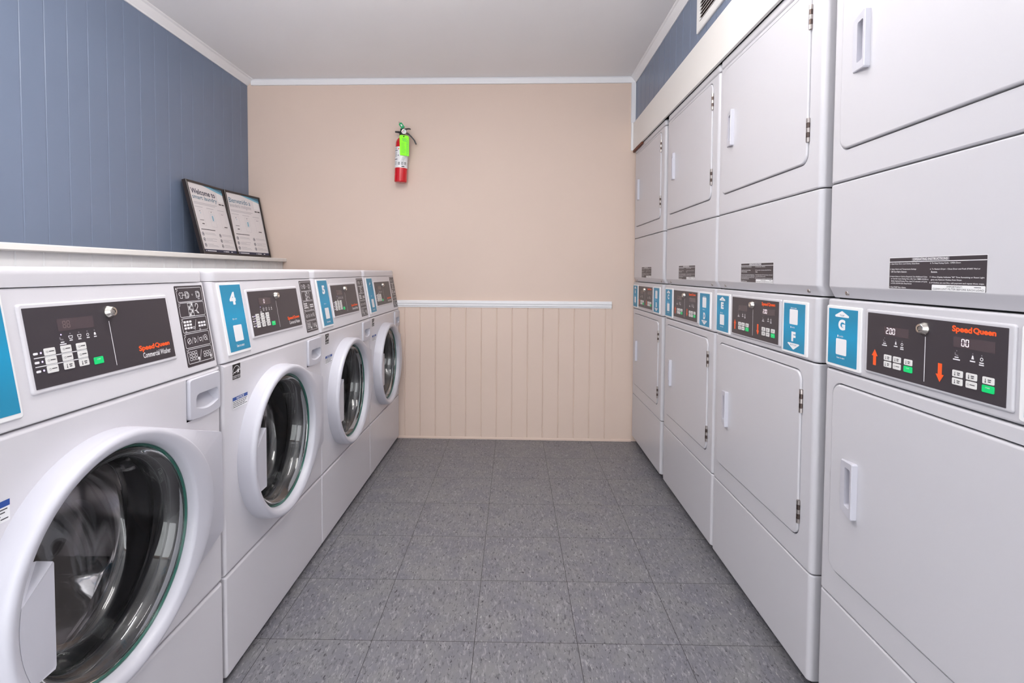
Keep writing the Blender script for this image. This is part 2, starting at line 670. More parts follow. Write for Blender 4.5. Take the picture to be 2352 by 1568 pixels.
mb.loft([[(-1.5, yb(-1.5) - d, z) for d, z in rp_], [(0.623, yb(0.623) - d, z) for d, z in rp_]], 'trim', False, True, True)
struct('trim_3', mb, 'white chair rail')
mb = MB()
bp_ = [(0.0, 0.0), (0.010, 0.0), (0.010, 0.010), (0.006, 0.014), (0.0, 0.014)]
mb.loft([[(-0.80, yb(-0.80) - d, z) for d, z in bp_], [(0.758, yb(0.758) - d, z) for d, z in bp_]], 'tan', False, True, True)
struct('baseboard_back', mb, 'thin tan base strip')


# right side: blue wall above the dryers, white fascia, niche behind
mb = MB()
gr = [3.30 - 0.0985 * k for k in range(0, 53)][::-1]
grooved(mb, REAR, 3.40, gr, 1.96, CEIL, lambda a, d, z: (XR + d, a, z), 'blue', 0.0032, 0.0010)
mb.add([(XR + 0.004, REAR, 1.96), (1.6, REAR, 1.96), (1.6, 3.40, 1.96), (XR + 0.004, 3.40, 1.96)], [(0, 1, 2, 3)], 'gap_shade')  # underside coloured dark so the space over the dryers looks shaded
struct('wall_right', mb, 'slate blue boarded wall above the dryers')
mb = MB()
mb.add([(1.6, REAR, 0), (1.6, 3.45, 0), (1.6, 3.45, 1.96), (1.6, REAR, 1.96)], [(0, 1, 2, 3)], 'gap_shade')  # niche wall coloured dark to stand for shade behind the dryers
struct('wall_niche', mb)
mb = MB()
mb.add([(0.78, REAR, 0), (0.78, 0.56, 0), (0.78, 0.56, 1.96), (0.78, REAR, 1.96), (1.6, 0.56, 0), (1.6, 0.56, 1.96)], [(0, 1, 2, 3), (1, 4, 5, 2)], 'white_panel')
struct('wall_right_lower', mb)
mb = MB()
fp = ((0.747, 1.8745), (0.757, 1.8745), (0.757, 2.046), (0.7495, 2.046), (0.747, 2.0435))
mb.loft([[(x, REAR, z) for x, z in fp], [(x, yb(0.75) - 0.002, z) for x, z in fp]], 'cream', False, True, True)
struct('trim_4', mb, 'cream fascia board over the dryers')
mb = MB()
mb.box(0.7475, 0.7585, 3.12, yb(0.75) - 0.003, 1.861, 1.8738, 'brown_wood')
struct('trim_5', mb, 'bare brown wood end under the fascia')
mb = MB()
mb.box(0.732, 0.7595, yb(0.75) - 0.012, yb(0.75) - 0.001, 2.047, 2.297, 'trim')
mb.box(0.734, 0.7465, yb(0.75) - 0.010, yb(0.75) - 0.001, 1.872, 2.297, 'trim')
struct('trim_6', mb, 'white corner strip beside the blue wall')

# crown mouldings
mb = MB()
cp_ = [(0, 2.297), (0.012, 2.297), (0.014, 2.302), (0.014, 2.328), (0.020, 2.334), (0, 2.334)]
mb.loft([[(XL + 0.03, yb(XL + 0.03) - d, z) for d, z in cp_], [(XR - 0.004, yb(XR - 0.004) - d, z) for d, z in cp_]], 'trim', False, True, True)
struct('trim_7', mb, 'white crown strip on the end wall')
cove = [(0.0, 2.296), (0.006, 2.296), (0.009, 2.301), (0.016, 2.307), (0.026, 2.316), (0.036, 2.326), (0.046, 2.330), (0.050, 2.334), (0.0, 2.334)]
mb = MB()
mb.loft([[(XL + d, REAR, z) for d, z in cove], [(XL + d, yb(XL) - 0.001, z) for d, z in cove]], 'trim', False, True, True)
struct('trim_8', mb, 'white crown moulding on the left wall')
mb = MB()
mb.loft([[(XR - d * 0.7, REAR, z) for d, z in cove], [(XR - d * 0.7, yb(XR) - 0.001, z) for d, z in cove]], 'trim', False, True, True)
struct('trim_9', mb, 'white crown moulding on the right wall')

# wall behind the camera; its wide open doorway is added to let light in
mb = MB()
mb.box(XL - 0.1, -1.45, REAR - 0.1, REAR, 0, CEIL, 'tan')
mb.box(0.80, 1.7, REAR - 0.1, REAR, 0, CEIL, 'tan')
mb.box(-1.45, 0.80, REAR - 0.1, REAR, 2.2, CEIL, 'tan')
struct('wall_rear', mb)


# lamps added out of view on the ceiling to light the room
for (lx, ly, hl, st, lb) in ((-1.05, 0.3, 0.30, LAMP_STRENGTH * 0.35, 'added long white ceiling lamp, out of view above the nearest washer'), (-0.55, 1.52, 0.42, LAMP_STRENGTH * 0.76, 'added long white ceiling lamp, out of view over the middle of the aisle'),
                             (0.30, 1.15, 0.40, LAMP_STRENGTH * 0.36, 'added long white ceiling lamp, out of view in front of the dryers')):
    lamp = thing('added_ceiling_lamp', lb, 'lamp', (lx, ly, CEIL), 'added ceiling lamps out of view')
    mb = MB()
    mb.box(-0.04, 0.04, -hl - 0.01, hl + 0.01, -0.035, 0.0, 'trim')
    obj('housing', mb, lamp)
    mb = MB()
    M['diffuser'] = mat('glowing_diffuser', rgb(250, 250, 250), 0.5, emit=(1.0, 0.985, 0.965, 1), estr=st)
    pr_ = [(0.10 * math.cos(math.radians(a)), -0.085 - 0.055 * math.sin(math.radians(a))) for a in range(-180, 180, 15)]
    mb.loft([[(x, y, z) for x, z in pr_] for y in (-hl, hl)], 'diffuser', True, True, True)
    obj('diffuser', mb, lamp, label='glowing diffuser of the added lamp')


# ------------------------------------------------------------------ small printed pieces shared by the machines
def seven(mb, s, u0, v0, h, p, mt):
    """seven segment digits"""
    w, t = h * 0.52, h * 0.10
    seg = {'0': 'abcdef', '2': 'abged', '8': 'abcdefg', '1': 'bc', '-': 'g'}
    x = u0
    for ch in s:
        if ch == '.':
            mb.rect(x - t * 0.6, x + t * 0.6, v0, v0 + t, p, mt)
            x += t * 1.2
            continue
        g = 0.12 * t
        for k in seg[ch]:
            if k == 'a': mb.rect(x + t, x + w - t, v0 + h - t, v0 + h, p, mt)
            if k == 'd': mb.rect(x + t, x + w - t, v0, v0 + t, p, mt)
            if k == 'g': mb.rect(x + t, x + w - t, v0 + h / 2 - t / 2, v0 + h / 2 + t / 2, p, mt)
            if k == 'b': mb.rect(x + w - t, x + w, v0 + h / 2 + t / 2, v0 + h - t / 2, p, mt)
            if k == 'c': mb.rect(x + w - t, x + w, v0 + t / 2, v0 + h / 2 - t / 2, p, mt)
            if k == 'f': mb.rect(x, x + t, v0 + h / 2 + t / 2, v0 + h - t / 2, p, mt)
            if k == 'e': mb.rect(x, x + t, v0 + t / 2, v0 + h / 2 - t / 2, p, mt)
        x += w + t * 1.4


def drop_logo(mb, u, v, s, p, mt):
    """little bucket mark with the word beside it"""
    mb.flat([(u, v + s), (u + s * 0.2, v), (u + s * 0.7, v), (u + s * 0.9, v + s), (u + s * 0.62, v + s * 0.8), (u + s * 0.45, v + s * 1.05), (u + s * 0.25, v + s * 0.8)], p, mt)
    mb.text('tumble', u + s * 1.25, u + s * 4.2, v + s * 0.1, v + s * 0.95, p, mt)


def key_mesh(T, w, h, face, kind):
    mb = MB(T)
    mb.rplate(-w / 2, w / 2, -h / 2, h / 2, 0, 0.0012, 0.0018, face, 0.0004)
    q = 0.00135
    if kind == 'word':
        mb.ring(-w * 0.26, 0, h * 0.16, h * 0.05, q, 'ink_grey', 10)
        mb.rect(-w * 0.1, w * 0.36, -h * 0.02, h * 0.1, q, 'ink_dark')
    elif kind == 'temp':
        mb.line((-w * 0.22, -h * 0.24), (-w * 0.22, h * 0.26), h * 0.09, q, 'ink_dark')
        mb.disc(-w * 0.22, -h * 0.22, h * 0.1, q, 'ink_dark', 8)
        mb.rect(-w * 0.02, w * 0.28, h * 0.06, h * 0.2, q, 'ink_dark')
        mb.rect(0.0, w * 0.24, -h * 0.2, -h * 0.06, q, 'ink_dark')
    elif kind == 'start':
        mb.text('START', -w * 0.2, w * 0.2, h * 0.08, h * 0.26, q, 'ink_white')
    return mb


def lock(mb, u, v, p, r=0.0105):
    """barrel lock with a square socket"""
    prof = [(r * 1.15, 0.0), (r * 1.15, 0.002), (r, 0.004), (r * 0.84, 0.0085), (r * 0.74, 0.0098), (r * 0.42, 0.0098), (r * 0.40, 0.006), (0.0002, 0.006)]
    n = 28
    rings = [[(u + a * math.cos(2 * math.pi * k / n), v + a * math.sin(2 * math.pi * k / n), p + z) for k in range(n)] for a, z in prof]
    mb.loft(rings, 'chrome', True, False, True)
    mb.rplate(u - r * 0.3, u + r * 0.3, v - r * 0.3, v + r * 0.3, p + 0.005, p + 0.0088, 0.0005, 'chrome')


def speed_logo(mb, u0, u1, v0, v1, p):
    um = u0 + (u1 - u0) * 0.49
    for k, (du, dv) in enumerate(((-0.0005, 0), (0.0005, 0), (0, 0.0004), (0, -0.0004))):   # heavy strokes
        q = p + 0.00004 * k
        mb.text('Speed', u0 + du, um - (u1 - u0) * 0.015 + du, v0 - (v1 - v0) * 0.22 + dv, v1 + dv, q, 'orange', 0.02)
        mb.text('Queen', um + (u1 - u0) * 0.015 + du, u1 + du, v0 + dv, v1 + dv, q, 'orange', 0.02)


def scan_label(T, u0, u1, v0, v1, p, sign, layout):
    """printed front of a teal card (returns card face and lettering)"""
    face = MB(T)
    face.rplate(u0, u1, v0, v1, p, p + 0.0004, 0.0008, 'teal')
    q = p + 0.0007
    sg, small, patch, arrow, word, mark = MB(T), MB(T), MB(T), MB(T), MB(T), MB(T)
    W, H = u1 - u0, v1 - v0
    X = lambda a: u0 + a * W
    Y = lambda b: v1 - b * H
    pieces = [('card_print', face, 'teal print'), ('sign_character', sg, 'white character ' + sign), ('card_wording', small, 'small white wording'), ('blank_patch', patch, 'white square patch'), ('logo_mark', mark, 'small white bucket logo')]
    if layout == 'washer':
        sg.text(sign, X(0.36), X(0.66), Y(0.305), Y(0.11), q, 'ink_white', 0.06)
        drop_logo(mark, X(0.34), Y(0.535), 0.0052, q, 'ink_white')
        patch.flat(rrect(X(0.30), X(0.72), Y(0.86), Y(0.615), 0.003), q, 'ink_white')
        small.text('Scan to start', X(0.32), X(0.70), Y(0.945), Y(0.905), q, 'ink_white', 0.02)
    elif layout == 'top':
        arrow.flat([(X(0.47), Y(0.035)), (X(0.24), Y(0.115)), (X(0.24), Y(0.135)), (X(0.26), Y(0.145)), (X(0.70), Y(0.145)), (X(0.72), Y(0.135)), (X(0.72), Y(0.115)), (X(0.49), Y(0.035))][::-1], q, 'ink_white')
        word.text('TOP', X(0.40), X(0.56), Y(0.13), Y(0.10), q + 0.0002, 'ink_slate')
        sg.text(sign, X(0.36), X(0.60), Y(0.375), Y(0.185), q, 'ink_white', 0.06)
        drop_logo(mark, X(0.33), Y(0.505), 0.0052, q, 'ink_white')
        patch.flat(rrect(X(0.29), X(0.66), Y(0.82), Y(0.53), 0.003), q, 'ink_white')
        small.text('Scan to start', X(0.33), X(0.60), Y(0.885), Y(0.855), q, 'ink_white', 0.02)
    else:
        small.text('Scan to start', X(0.34), X(0.62), Y(0.105), Y(0.075), q, 'ink_white', 0.02)
        patch.flat(rrect(X(0.29), X(0.68), Y(0.435), Y(0.12), 0.003), q, 'ink_white')
        drop_logo(mark, X(0.34), Y(0.515), 0.0052, q, 'ink_white')
        sg.text(sign, X(0.40), X(0.60), Y(0.79), Y(0.585), q, 'ink_white', 0.06)
        arrow.flat([(X(0.24), Y(0.825)), (X(0.76), Y(0.825)), (X(0.78), Y(0.845)), (X(0.52), Y(0.955)), (X(0.48), Y(0.955)), (X(0.22), Y(0.845))], q, 'ink_white')
        word.text('BOTTOM', X(0.36), X(0.64), Y(0.88), Y(0.848), q + 0.0002, 'ink_slate')
    if layout != 'washer':
        pieces += [('arrow_sign', arrow, 'white arrow pointing ' + ('up' if layout == 'top' else 'down')), ('arrow_wording', word, 'slate wording on the arrow')]
    return pieces


# ------------------------------------------------------------------ washing machines
WX, WD, WW = -0.757, 0.66, 0.678
TW = lambda u, v, p: (p + WD / 2, u - WW / 2, v)             # local: origin under the middle of the machine
SL = math.hypot(0.036, 0.215)
TS = lambda u, w, p: TW(u, 0.853 + w * 0.215 / SL + p * 0.036 / SL, -w * 0.036 / SL + p * 0.215 / SL)  # slanted console
DC = (0.300, 0.5625)                                          # door centre


def plan(u0, u1, p0, p1, r, n=5):
    """plan outline with round front corners, front at p1"""
    pts = [(u0, p0), (u1, p0)]
    for k in range(n + 1):
        a = math.radians(90.0 * k / n)
        pts.append((u1 - r + r * math.cos(a), p1 - r + r * math.sin(a)))
    for k in range(n + 1):
        a = math.radians(90 + 90.0 * k / n)
        pts.append((u0 + r + r * math.cos(a), p1 - r + r * math.sin(a)))
    return pts


def w_cabinet():
    mb = MB(TW)
    o = plan(0.002, WW - 0.002, -WD, -0.012, 0.008)
    for side in (o[1:8], o[8:] + o[:1]):
        mb.loft([[(u, v, p) for u, p in side] for v in (0.03, 0.853)], 'washer_enamel', False, False, False, closed=False)
    mb.add([(0.002, 0.03, -WD), (WW - 0.002, 0.03, -WD), (WW - 0.002, 0.853, -WD), (0.002, 0.853, -WD)], [(0, 1, 2, 3)], 'washer_enamel')
    mb.add([(0.002, 0.03, -WD), (WW - 0.002, 0.03, -WD), (WW - 0.002, 0.03, -0.03), (0.002, 0.03, -0.03)], [(0, 1, 2, 3)], 'gap_shade')
    mb.add([(0.002, 1.07, -WD), (WW - 0.002, 1.07, -WD), (WW - 0.002, 0.853, -WD), (0.002, 0.853, -WD)], [(0, 1, 2, 3)], 'washer_enamel')
    return mb


def w_front():
    mb = MB(TW)
    e = 0.007
    outer = [(e, 0.291 + e), (WW - e, 0.291 + e), (WW - e, 0.744), (0.542, 0.744), (0.542, 0.850 - e), (e, 0.850 - e)]
    hole = [(DC[0] + 0.214 * math.cos(2 * math.pi * k / 64), DC[1] + 0.214 * math.sin(2 * math.pi * k / 64)) for k in range(64)]
    mb.holed(outer, hole, DC, 0.0, 'washer_enamel')
    # rolled outer edge of the sheet
    o = [(e, 0.291 + e), (WW - e, 0.291 + e), (WW - e, 0.850 - e), (e, 0.850 - e)]
    for a, b in ((0, 1), (1, 2), (2, 3), (3, 0)):
        (u0, v0), (u1, v1) = o[a], o[b]
        nu, nv = ((0, -1), (1, 0), (0, 1), (-1, 0))[a]
        rows = []
        for k in range(5):
            t = math.pi / 2 * k / 4
            d, p = e * math.sin(t), -e * (1 - math.cos(t))
            ext = d
            if a in (0, 2):
                s = 1 if u1 > u0 else -1
                rows.append([(u0 - s * ext, v0 + nv * d, p), (u1 + s * ext, v1 + nv * d, p)])
            else:
                s = 1 if v1 > v0 else -1
                rows.append([(u0 + nu * d, v0 - s * ext, p), (u1 + nu * d, v1 + s * ext, p)])
        for r in (rows[-1],):
            rows.append([(r[0][0], r[0][1], -0.02), (r[1][0], r[1][1], -0.02)])
        if a == 1:   # right edge stops below the drawer only where the drawer cap covers it
            pass
        mb.loft(rows, 'washer_enamel', True, False, False, closed=False)
    return mb


def w_lower():
    mb = MB(TW)
    mb.plate(rrect(0.0, WW, 0.014, 0.2865, 0.004, 3), -0.03, 0.0, 'washer_enamel', 0.006)
    return mb


def w_console():
    mb = MB(TW)
    rings = []
    for v, dp, r in ((0.8530, -0.003, 0.012), (0.8560, 0.0, 0.014), (1.064, -0.0345, 0.016), (1.0665, -0.037, 0.016)):
        rings.append([(u, v, p) for u, p in plan(0.001, WW - 0.001, -WD, dp, r)])
    mb.loft(rings, 'washer_enamel', True, True, True)
    return mb


def w_lid():
    mb = MB(TW)
    rings = []
    for v, i in ((1.0680, 0.0), (1.088, 0.0), (1.094, 0.0012), (1.0985, 0.004), (1.101, 0.009), (1.1015, 0.015)):
        rings.append([(u, v, p) for u, p in plan(0.0005 + i, WW - 0.0005 - i, -WD + i, -0.0335 - i, 0.03 - i * 0.8, 7)])
    mb.loft(rings, 'washer_enamel', True, True, True)
    return mb


def w_toe():
    mb = MB(TW)
    mb.box(0.01, WW - 0.01, 0.0, 0.028, -0.60, -0.040, 'gap_shade')  # toe coloured dark for the shade under the washer
    return mb


def w_door_ring():
    mb = MB(TW)
    R = 0.236
    circ = [(R * math.cos(2 * math.pi * k / 96), R * math.sin(2 * math.pi * k / 96)) for k in range(96)]
    h = hull(circ + [(0.352, 0.128), (0.356, 0.118), (0.356, -0.118), (0.352, -0.128)])
    angs = [2 * math.pi * k / 144 for k in range(144)] + [math.atan2(0.128, 0.352), math.atan2(0.118, 0.356), 2 * math.pi + math.atan2(-0.118, 0.356), 2 * math.pi + math.atan2(-0.128, 0.352)]
    angs = sorted(angs)
    rows = [[] for _ in range(14)]
    for a in angs:
        q = ray_poly((0, 0), a, h)
        ro = math.hypot(*q)
        fl = max(0.0, ro - R)
        k = min(1.0, fl / 0.03)
        rs = 0.2335 + 0.040 * max(0.0, math.cos(a)) ** 4
        k = max(0.0, min(1.0, (ro - rs - 0.003) / 0.03))
        prof = [(ro, -0.004), (ro, 0.010 + 0.006 * (1 - k)), (ro - 0.002, 0.018 + 0.008 * (1 - k)),
                (min(ro - 0.0015, rs + 0.0015 + 0.005 * k), 0.032 - 0.005 * k), (rs, 0.0395), (rs - 0.003, 0.0440), (rs - 0.007, 0.0462), (0.222 + (rs - 0.2335) * 0.6, 0.0466),
                (0.2140, 0.0442), (0.2095, 0.0405), (0.2065, 0.035), (0.2050, 0.027), (0.2038, 0.018), (0.2038, 0.004)]
        for i, (r, p) in enumerate(prof):
            rows[i].append((DC[0] + r * math.cos(a), DC[1] + r * math.sin(a), p))
    mb.loft(rows, 'plastic', True, False, False)
    return mb


def w_door_grip():
    mb = MB(TW)
    # a flat tongue from the crest of the ring into the opening, ends cut on the slant
    u1 = DC[0] - 0.149

    def outline(top, bottom, p_edge, p_crest):
        o = [(u1 - 0.003, DC[1] - 0.092, p_edge), (u1, DC[1] - 0.088, p_edge - 0.001), (u1, DC[1] + 0.076, p_edge - 0.001), (u1 - 0.003, DC[1] + 0.080, p_edge)]
        for k in range(9):
            a = math.radians(180 - top + (top + bottom) * k / 8)
            o.append((DC[0] + 0.2120 * math.cos(a), DC[1] + 0.2120 * math.sin(a), p_crest))
        return o
    f = outline(11.0, 25.0, 0.0400, 0.0433)
    b = outline(25.5, 28.0, 0.0140, 0.0140)
    mb.loft([b, f], 'plastic', False, True, True)
    return mb


def w_lathe(prof, mt, n=72):
    mb = MB(TW)
    rings = [[(DC[0] + r * math.cos(2 * math.pi * k / n), DC[1] + r * math.sin(2 * math.pi * k / n), p) for k in range(n)] for r, p in prof]
    mb.loft(rings, mt, True, False, False)
    return mb


def w_glass():
    outer = [(0.2025, 0.012), (0.199, 0.019), (0.190, 0.020), (0.181, 0.012), (0.174, -0.010), (0.168, -0.040), (0.162, -0.066), (0.156, -0.078), (0.144, -0.085), (0.10, -0.092), (0.05, -0.096), (0.0004, -0.097)]
    inner = [(0.0004, -0.104), (0.05, -0.103), (0.101, -0.099), (0.148, -0.092), (0.162, -0.083), (0.169, -0.066), (0.175, -0.040), (0.182, -0.012), (0.192, 0.006), (0.2025, 0.008), (0.2025, 0.012)]
    n = 96
    mb = MB(TW)
    rings = []
    for r, p in outer + inner:
        deep = max(0.0, min(1.0, -p / 0.08))
        rings.append([(DC[0] + r * math.cos(2 * math.pi * k / n), DC[1] + r * math.sin(2 * math.pi * k / n),
                       p - deep * r * (0.16 * math.sin(2 * math.pi * k / n) + 0.10 * math.cos(2 * math.pi * k / n))) for k in range(n)])
    mb.loft(rings, 'glass', True, False, False)
    return mb


def w_drum():
    n = 96
    mb = MB(TW)
    prof = [(0.222, -0.135), (0.232, -0.150), (0.238, -0.165), (0.238, -0.24), (0.234, -0.25), (0.238, -0.26), (0.238, -0.42), (0.225, -0.45), (0.15, -0.458), (0.145, -0.445), (0.09, -0.445), (0.085, -0.455), (0.0005, -0.456)]
    rings = []
    for r, p in prof:
        rings.append([(DC[0] + r * math.cos(2 * math.pi * k / n), DC[1] + r * math.sin(2 * math.pi * k / n), p) for k in range(n)])
    mb.loft(rings, 'steel', True, False, False)
    return mb


def w_lifter(ang):
    mb = MB(TW)
    rows = []
    for j in range(9):
        s = (j / 8 - 0.5) * 2
        hgt = 0.052 * (math.cos(s * math.pi / 2) ** 0.8 if abs(s) < 1 else 0)
        a = ang + s * 0.22
        r = 0.237 - hgt
        rows.append([(DC[0] + r * math.cos(a), DC[1] + r * math.sin(a), p) for p in (-0.17, -0.20, -0.30, -0.40, -0.43)])
        q = rows[-1]
        q[0] = (DC[0] + 0.237 * math.cos(a), DC[1] + 0.237 * math.sin(a), -0.165)
        q[4] = (DC[0] + 0.237 * math.cos(a), DC[1] + 0.237 * math.sin(a), -0.435)
    mb.loft(rows, 'steel', True, False, False, closed=False)
    return mb


def w_drawer():
    mb = MB(TW)
    u0, u1, v0, v1 = 0.5445, 0.6705, 0.7465, 0.8425
    # lower edge bellies down a little
    outer = []
    for k in range(9):
        t = k / 8
        outer.append((u0 + 0.006 + (u1 - u0 - 0.012) * t, v0 - 0.004 * math.sin(math.pi * t)))
    outer += [(u1 - 0.0015, v0 + 0.003), (u1, v0 + 0.008), (u1, v1 - 0.006), (u1 - 0.002, v1 - 0.002), (u1 - 0.006, v1), (u0 + 0.006, v1), (u0 + 0.002, v1 - 0.002), (u0, v1 - 0.006), (u0, v0 + 0.008), (u0 + 0.0015, v0 + 0.003)]
    hu0, hu1, hv1, hv0 = u0 + 0.024, u1 - 0.011, v1 - 0.039, v0 + 0.015
    hole = []
    for k in range(9):
        t = k / 8
        hole.append((hu0 + (hu1 - hu0) * t, hv0 + 0.010 - 0.010 * math.sin(math.pi * t)))
    hole += [(hu1, hv1 - 0.008), (hu1 - 0.003, hv1 - 0.002), (hu1 - 0.008, hv1), (hu0 + 0.012, hv1), (hu0 + 0.004, hv1 - 0.003), (hu0, hv1 - 0.012)]
    c = ((hu0 + hu1) / 2, (hv0 + hv1) / 2)
    cc = ((u0 + u1) / 2, (v0 + v1) / 2)
    sc_ = lambda pts, k, d: [(cc[0] + (u - cc[0]) * k, cc[1] + (v - cc[1]) * k) for u, v in pts]
    O, I = mb.holed(sc_(outer, 0.955, 0), hole, c, 0.007, 'plastic', n=40)
    OO = [ray_poly(c, math.atan2(v - c[1], u - c[0]), outer) for u, v in O]
    mb.loft([[(u, v, 0.007) for u, v in O], [((u + a) / 2, (v + b) / 2, 0.0062) for (u, v), (a, b) in zip(O, OO)], [(u, v, 0.003) for u, v in OO], [(u, v, -0.03) for u, v in OO]], 'plastic', True, False, False)
    # the grip recess: deep under the top lip, running out towards the bottom
    J = [(c[0] + (u - c[0]) * 0.94, c[1] + (v - c[1]) * 0.90 + 0.002) for u, v in I]
    mb.loft([[(u, v, 0.007) for u, v in I], [(u, v, 0.005 - 0.034 * max(0.1, min(1, (v - hv0) / (hv1 - hv0)))) for u, v in J]], 'plastic', False, False, True)
    # cover strip closing the sheet beside the drawer
    mb.box(0.5425, 0.6705, 0.744, 0.850, -0.034, -0.022, 'plastic')
    mb.box(WW - 0.0070, WW - 0.001, 0.744, 0.850, -0.034, -0.004, 'washer_enamel')
    mb.box(0.542, WW - 0.001, 0.8438, 0.8495, -0.034, -0.002, 'washer_enamel')
    return mb


def w_pictograms():
    mb = MB(TS)
    u0, u1 = 0.554, 0.661
    tops = [0.2045, 0.1685, 0.1315, 0.0945, 0.0575]
    q = 0.0013
    for i, t in enumerate(tops):
        b = t - 0.0345
        mb.outline(u0 + 0.005, u1 - 0.005, b, t, 0.004, 0.0011, q, 'ink_white')
        mb.flat(rrect(u0 + 0.0035, u0 + 0.010, t - 0.0075, t + 0.0012, 0.001), q + 0.0001, 'panel_black')
        mb.path([(u0 + 0.0055, t - 0.0080), (u0 + 0.0095, t - 0.0070), (u0 + 0.0105, t - 0.0008)], 0.001, q + 0.0002, 'ink_white')
        mb.text(str(i + 1), u0 + 0.0045, u0 + 0.0072, t - 0.0050, t - 0.0002, q + 0.0002, 'ink_white')
    # 1: shirt into washer, shut door
    y = tops[0] - 0.018
    x = u0 + 0.020
    mb.path([(x - 0.003, y - 0.007), (x - 0.003, y + 0.001), (x - 0.0055, y), (x - 0.0065, y + 0.004), (x - 0.002, y + 0.007), (x + 0.002, y + 0.005), (x + 0.006, y + 0.007), (x + 0.009, y + 0.003), (x + 0.007, y), (x + 0.005, y + 0.001), (x + 0.005, y - 0.007)], 0.0011, q, 'ink_white', True)
    for cx_, arr in ((u0 + 0.042, 1), (u0 + 0.084, 0)):
        mb.outline(cx_ - 0.007, cx_ + 0.005, y - 0.008, y + 0.008, 0.001, 0.0011, q, 'ink_white')
        mb.ring(cx_, y, 0.0055, 0.0011, q, 'ink_white', 14)
        mb.ring(cx_ + 0.001, y, 0.008, 0.0013, q, 'ink_white', 10, -70, 70)
        if arr:
            mb.line((cx_ - 0.018, y), (cx_ - 0.001, y), 0.0011, q, 'ink_white')
    mb.ring(u0 + 0.063, y, 0.0025, 0.0009, q, 'ink_white', 4)
    mb.ring(u0 + 0.086, y - 0.004, 0.008, 0.0013, q, 'ink_white', 8, -120, -60)
    # 2: detergent chart and card
    y = tops[1] - 0.0175
    mb.outline(u0 + 0.038, u0 + 0.058, y - 0.016, y + 0.016, 0.0005, 0.0010, q, 'ink_white')
    mb.line((u0 + 0.048, y - 0.016), (u0 + 0.048, y + 0.016), 0.001, q, 'ink_white')
    for k in range(1, 4):
        mb.line((u0 + 0.038, y - 0.016 + k * 0.008), (u0 + 0.058, y - 0.016 + k * 0.008), 0.001, q, 'ink_white')
    for a, b in ((0.0405, 0.0015), (0.0505, -0.0065), (0.0405, -0.0145), (0.0505, 0.0095)):
        mb.rect(u0 + a + 0.0005, u0 + a + 0.005, y + b, y + b + 0.005, q, 'ink_white')
    mb.path([(u0 + 0.066, y + 0.006), (u0 + 0.069, y + 0.013), (u0 + 0.076, y + 0.012), (u0 + 0.077, y + 0.006), (u0 + 0.071, y - 0.001), (u0 + 0.068, y - 0.008)], 0.0017, q, 'ink_white')
    mb.path([(u0 + 0.062, y - 0.004), (u0 + 0.068, y - 0.003), (u0 + 0.077, y - 0.011), (u0 + 0.070, y - 0.009)], 0.0017, q, 'ink_white')
    # 3 and 5: key pads, full and part; 4: setting signs
    for row, solid in ((2, True), (4, False)):
        y = tops[row] - 0.009
        for bx, cols in ((0.012, 3), (0.066, 3)):
            rows_ = 3 if bx < 0.05 else 2
            for r in range(rows_):
                for c in range(cols):
                    a, b = u0 + bx + c * 0.0105, y - r * 0.0075 - (0 if rows_ == 3 else 0.006)
                    if solid:
                        mb.flat(rrect(a, a + 0.0085, b - 0.0025, b + 0.0025, 0.001, 2), q, 'ink_white')
                    else:
                        mb.outline(a, a + 0.0095, b - 0.0032, b + 0.0032, 0.002, 0.0010, q, 'ink_white', 2)
            a, b = (u0 + bx + 0.004, y - rows_ * 0.0075 + 0.001 - (0 if rows_ == 3 else 0.006)) if solid else (u0 + bx + 0.034 - (0.006 if rows_ == 2 else 0), y - 0.0185)
            mb.ring(a, b - 0.002, 0.0028, 0.001, q, 'ink_white', 8)
            if not solid:
                mb.disc(a, b + 0.002, 0.0038, q, 'ink_white', 8)
        mb.outline(u0 + 0.046 - 0.002, u0 + 0.053 - 0.002, y - 0.018, y - 0.013, 0.001, 0.0010, q, 'ink_white', 2) if solid else None
        mb.line((u0 + 0.050, y - 0.022), (u0 + 0.060, y + 0.003), 0.0010, q, 'ink_white')
    y = tops[3] - 0.018
    mb.ring(u0 + 0.021, y, 0.0070, 0.0012, q, 'ink_white', 14)
    mb.line((u0 + 0.017, y - 0.003), (u0 + 0.024, y + 0.003), 0.0022, q, 'ink_white')
    for s in (0.034, 0.054, 0.074):
        mb.line((u0 + s - 0.003, y - 0.007), (u0 + s + 0.003, y + 0.008), 0.0009, q, 'ink_white')
    mb.path([(u0 + 0.041, y - 0.006), (u0 + 0.041, y + 0.006), (u0 + 0.045, y + 0.004), (u0 + 0.047, y), (u0 + 0.045, y - 0.004)], 0.0013, q, 'ink_white', True)
    mb.path([(u0 + 0.060, y + 0.003), (u0 + 0.069, y + 0.004), (u0 + 0.067, y - 0.003), (u0 + 0.061, y - 0.004)], 0.0013, q, 'ink_white', True)
    mb.ring(u0 + 0.085, y + 0.002, 0.0072, 0.0012, q, 'ink_white', 14)
    mb.path([(u0 + 0.082, y), (u0 + 0.085, y + 0.005), (u0 + 0.088, y), (u0 + 0.093, y - 0.006)], 0.0013, q, 'ink_white')
    mb.rect(u1 - 0.016, u1 - 0.006, 0.0185, 0.0198, q, 'ink_grey')
    return mb


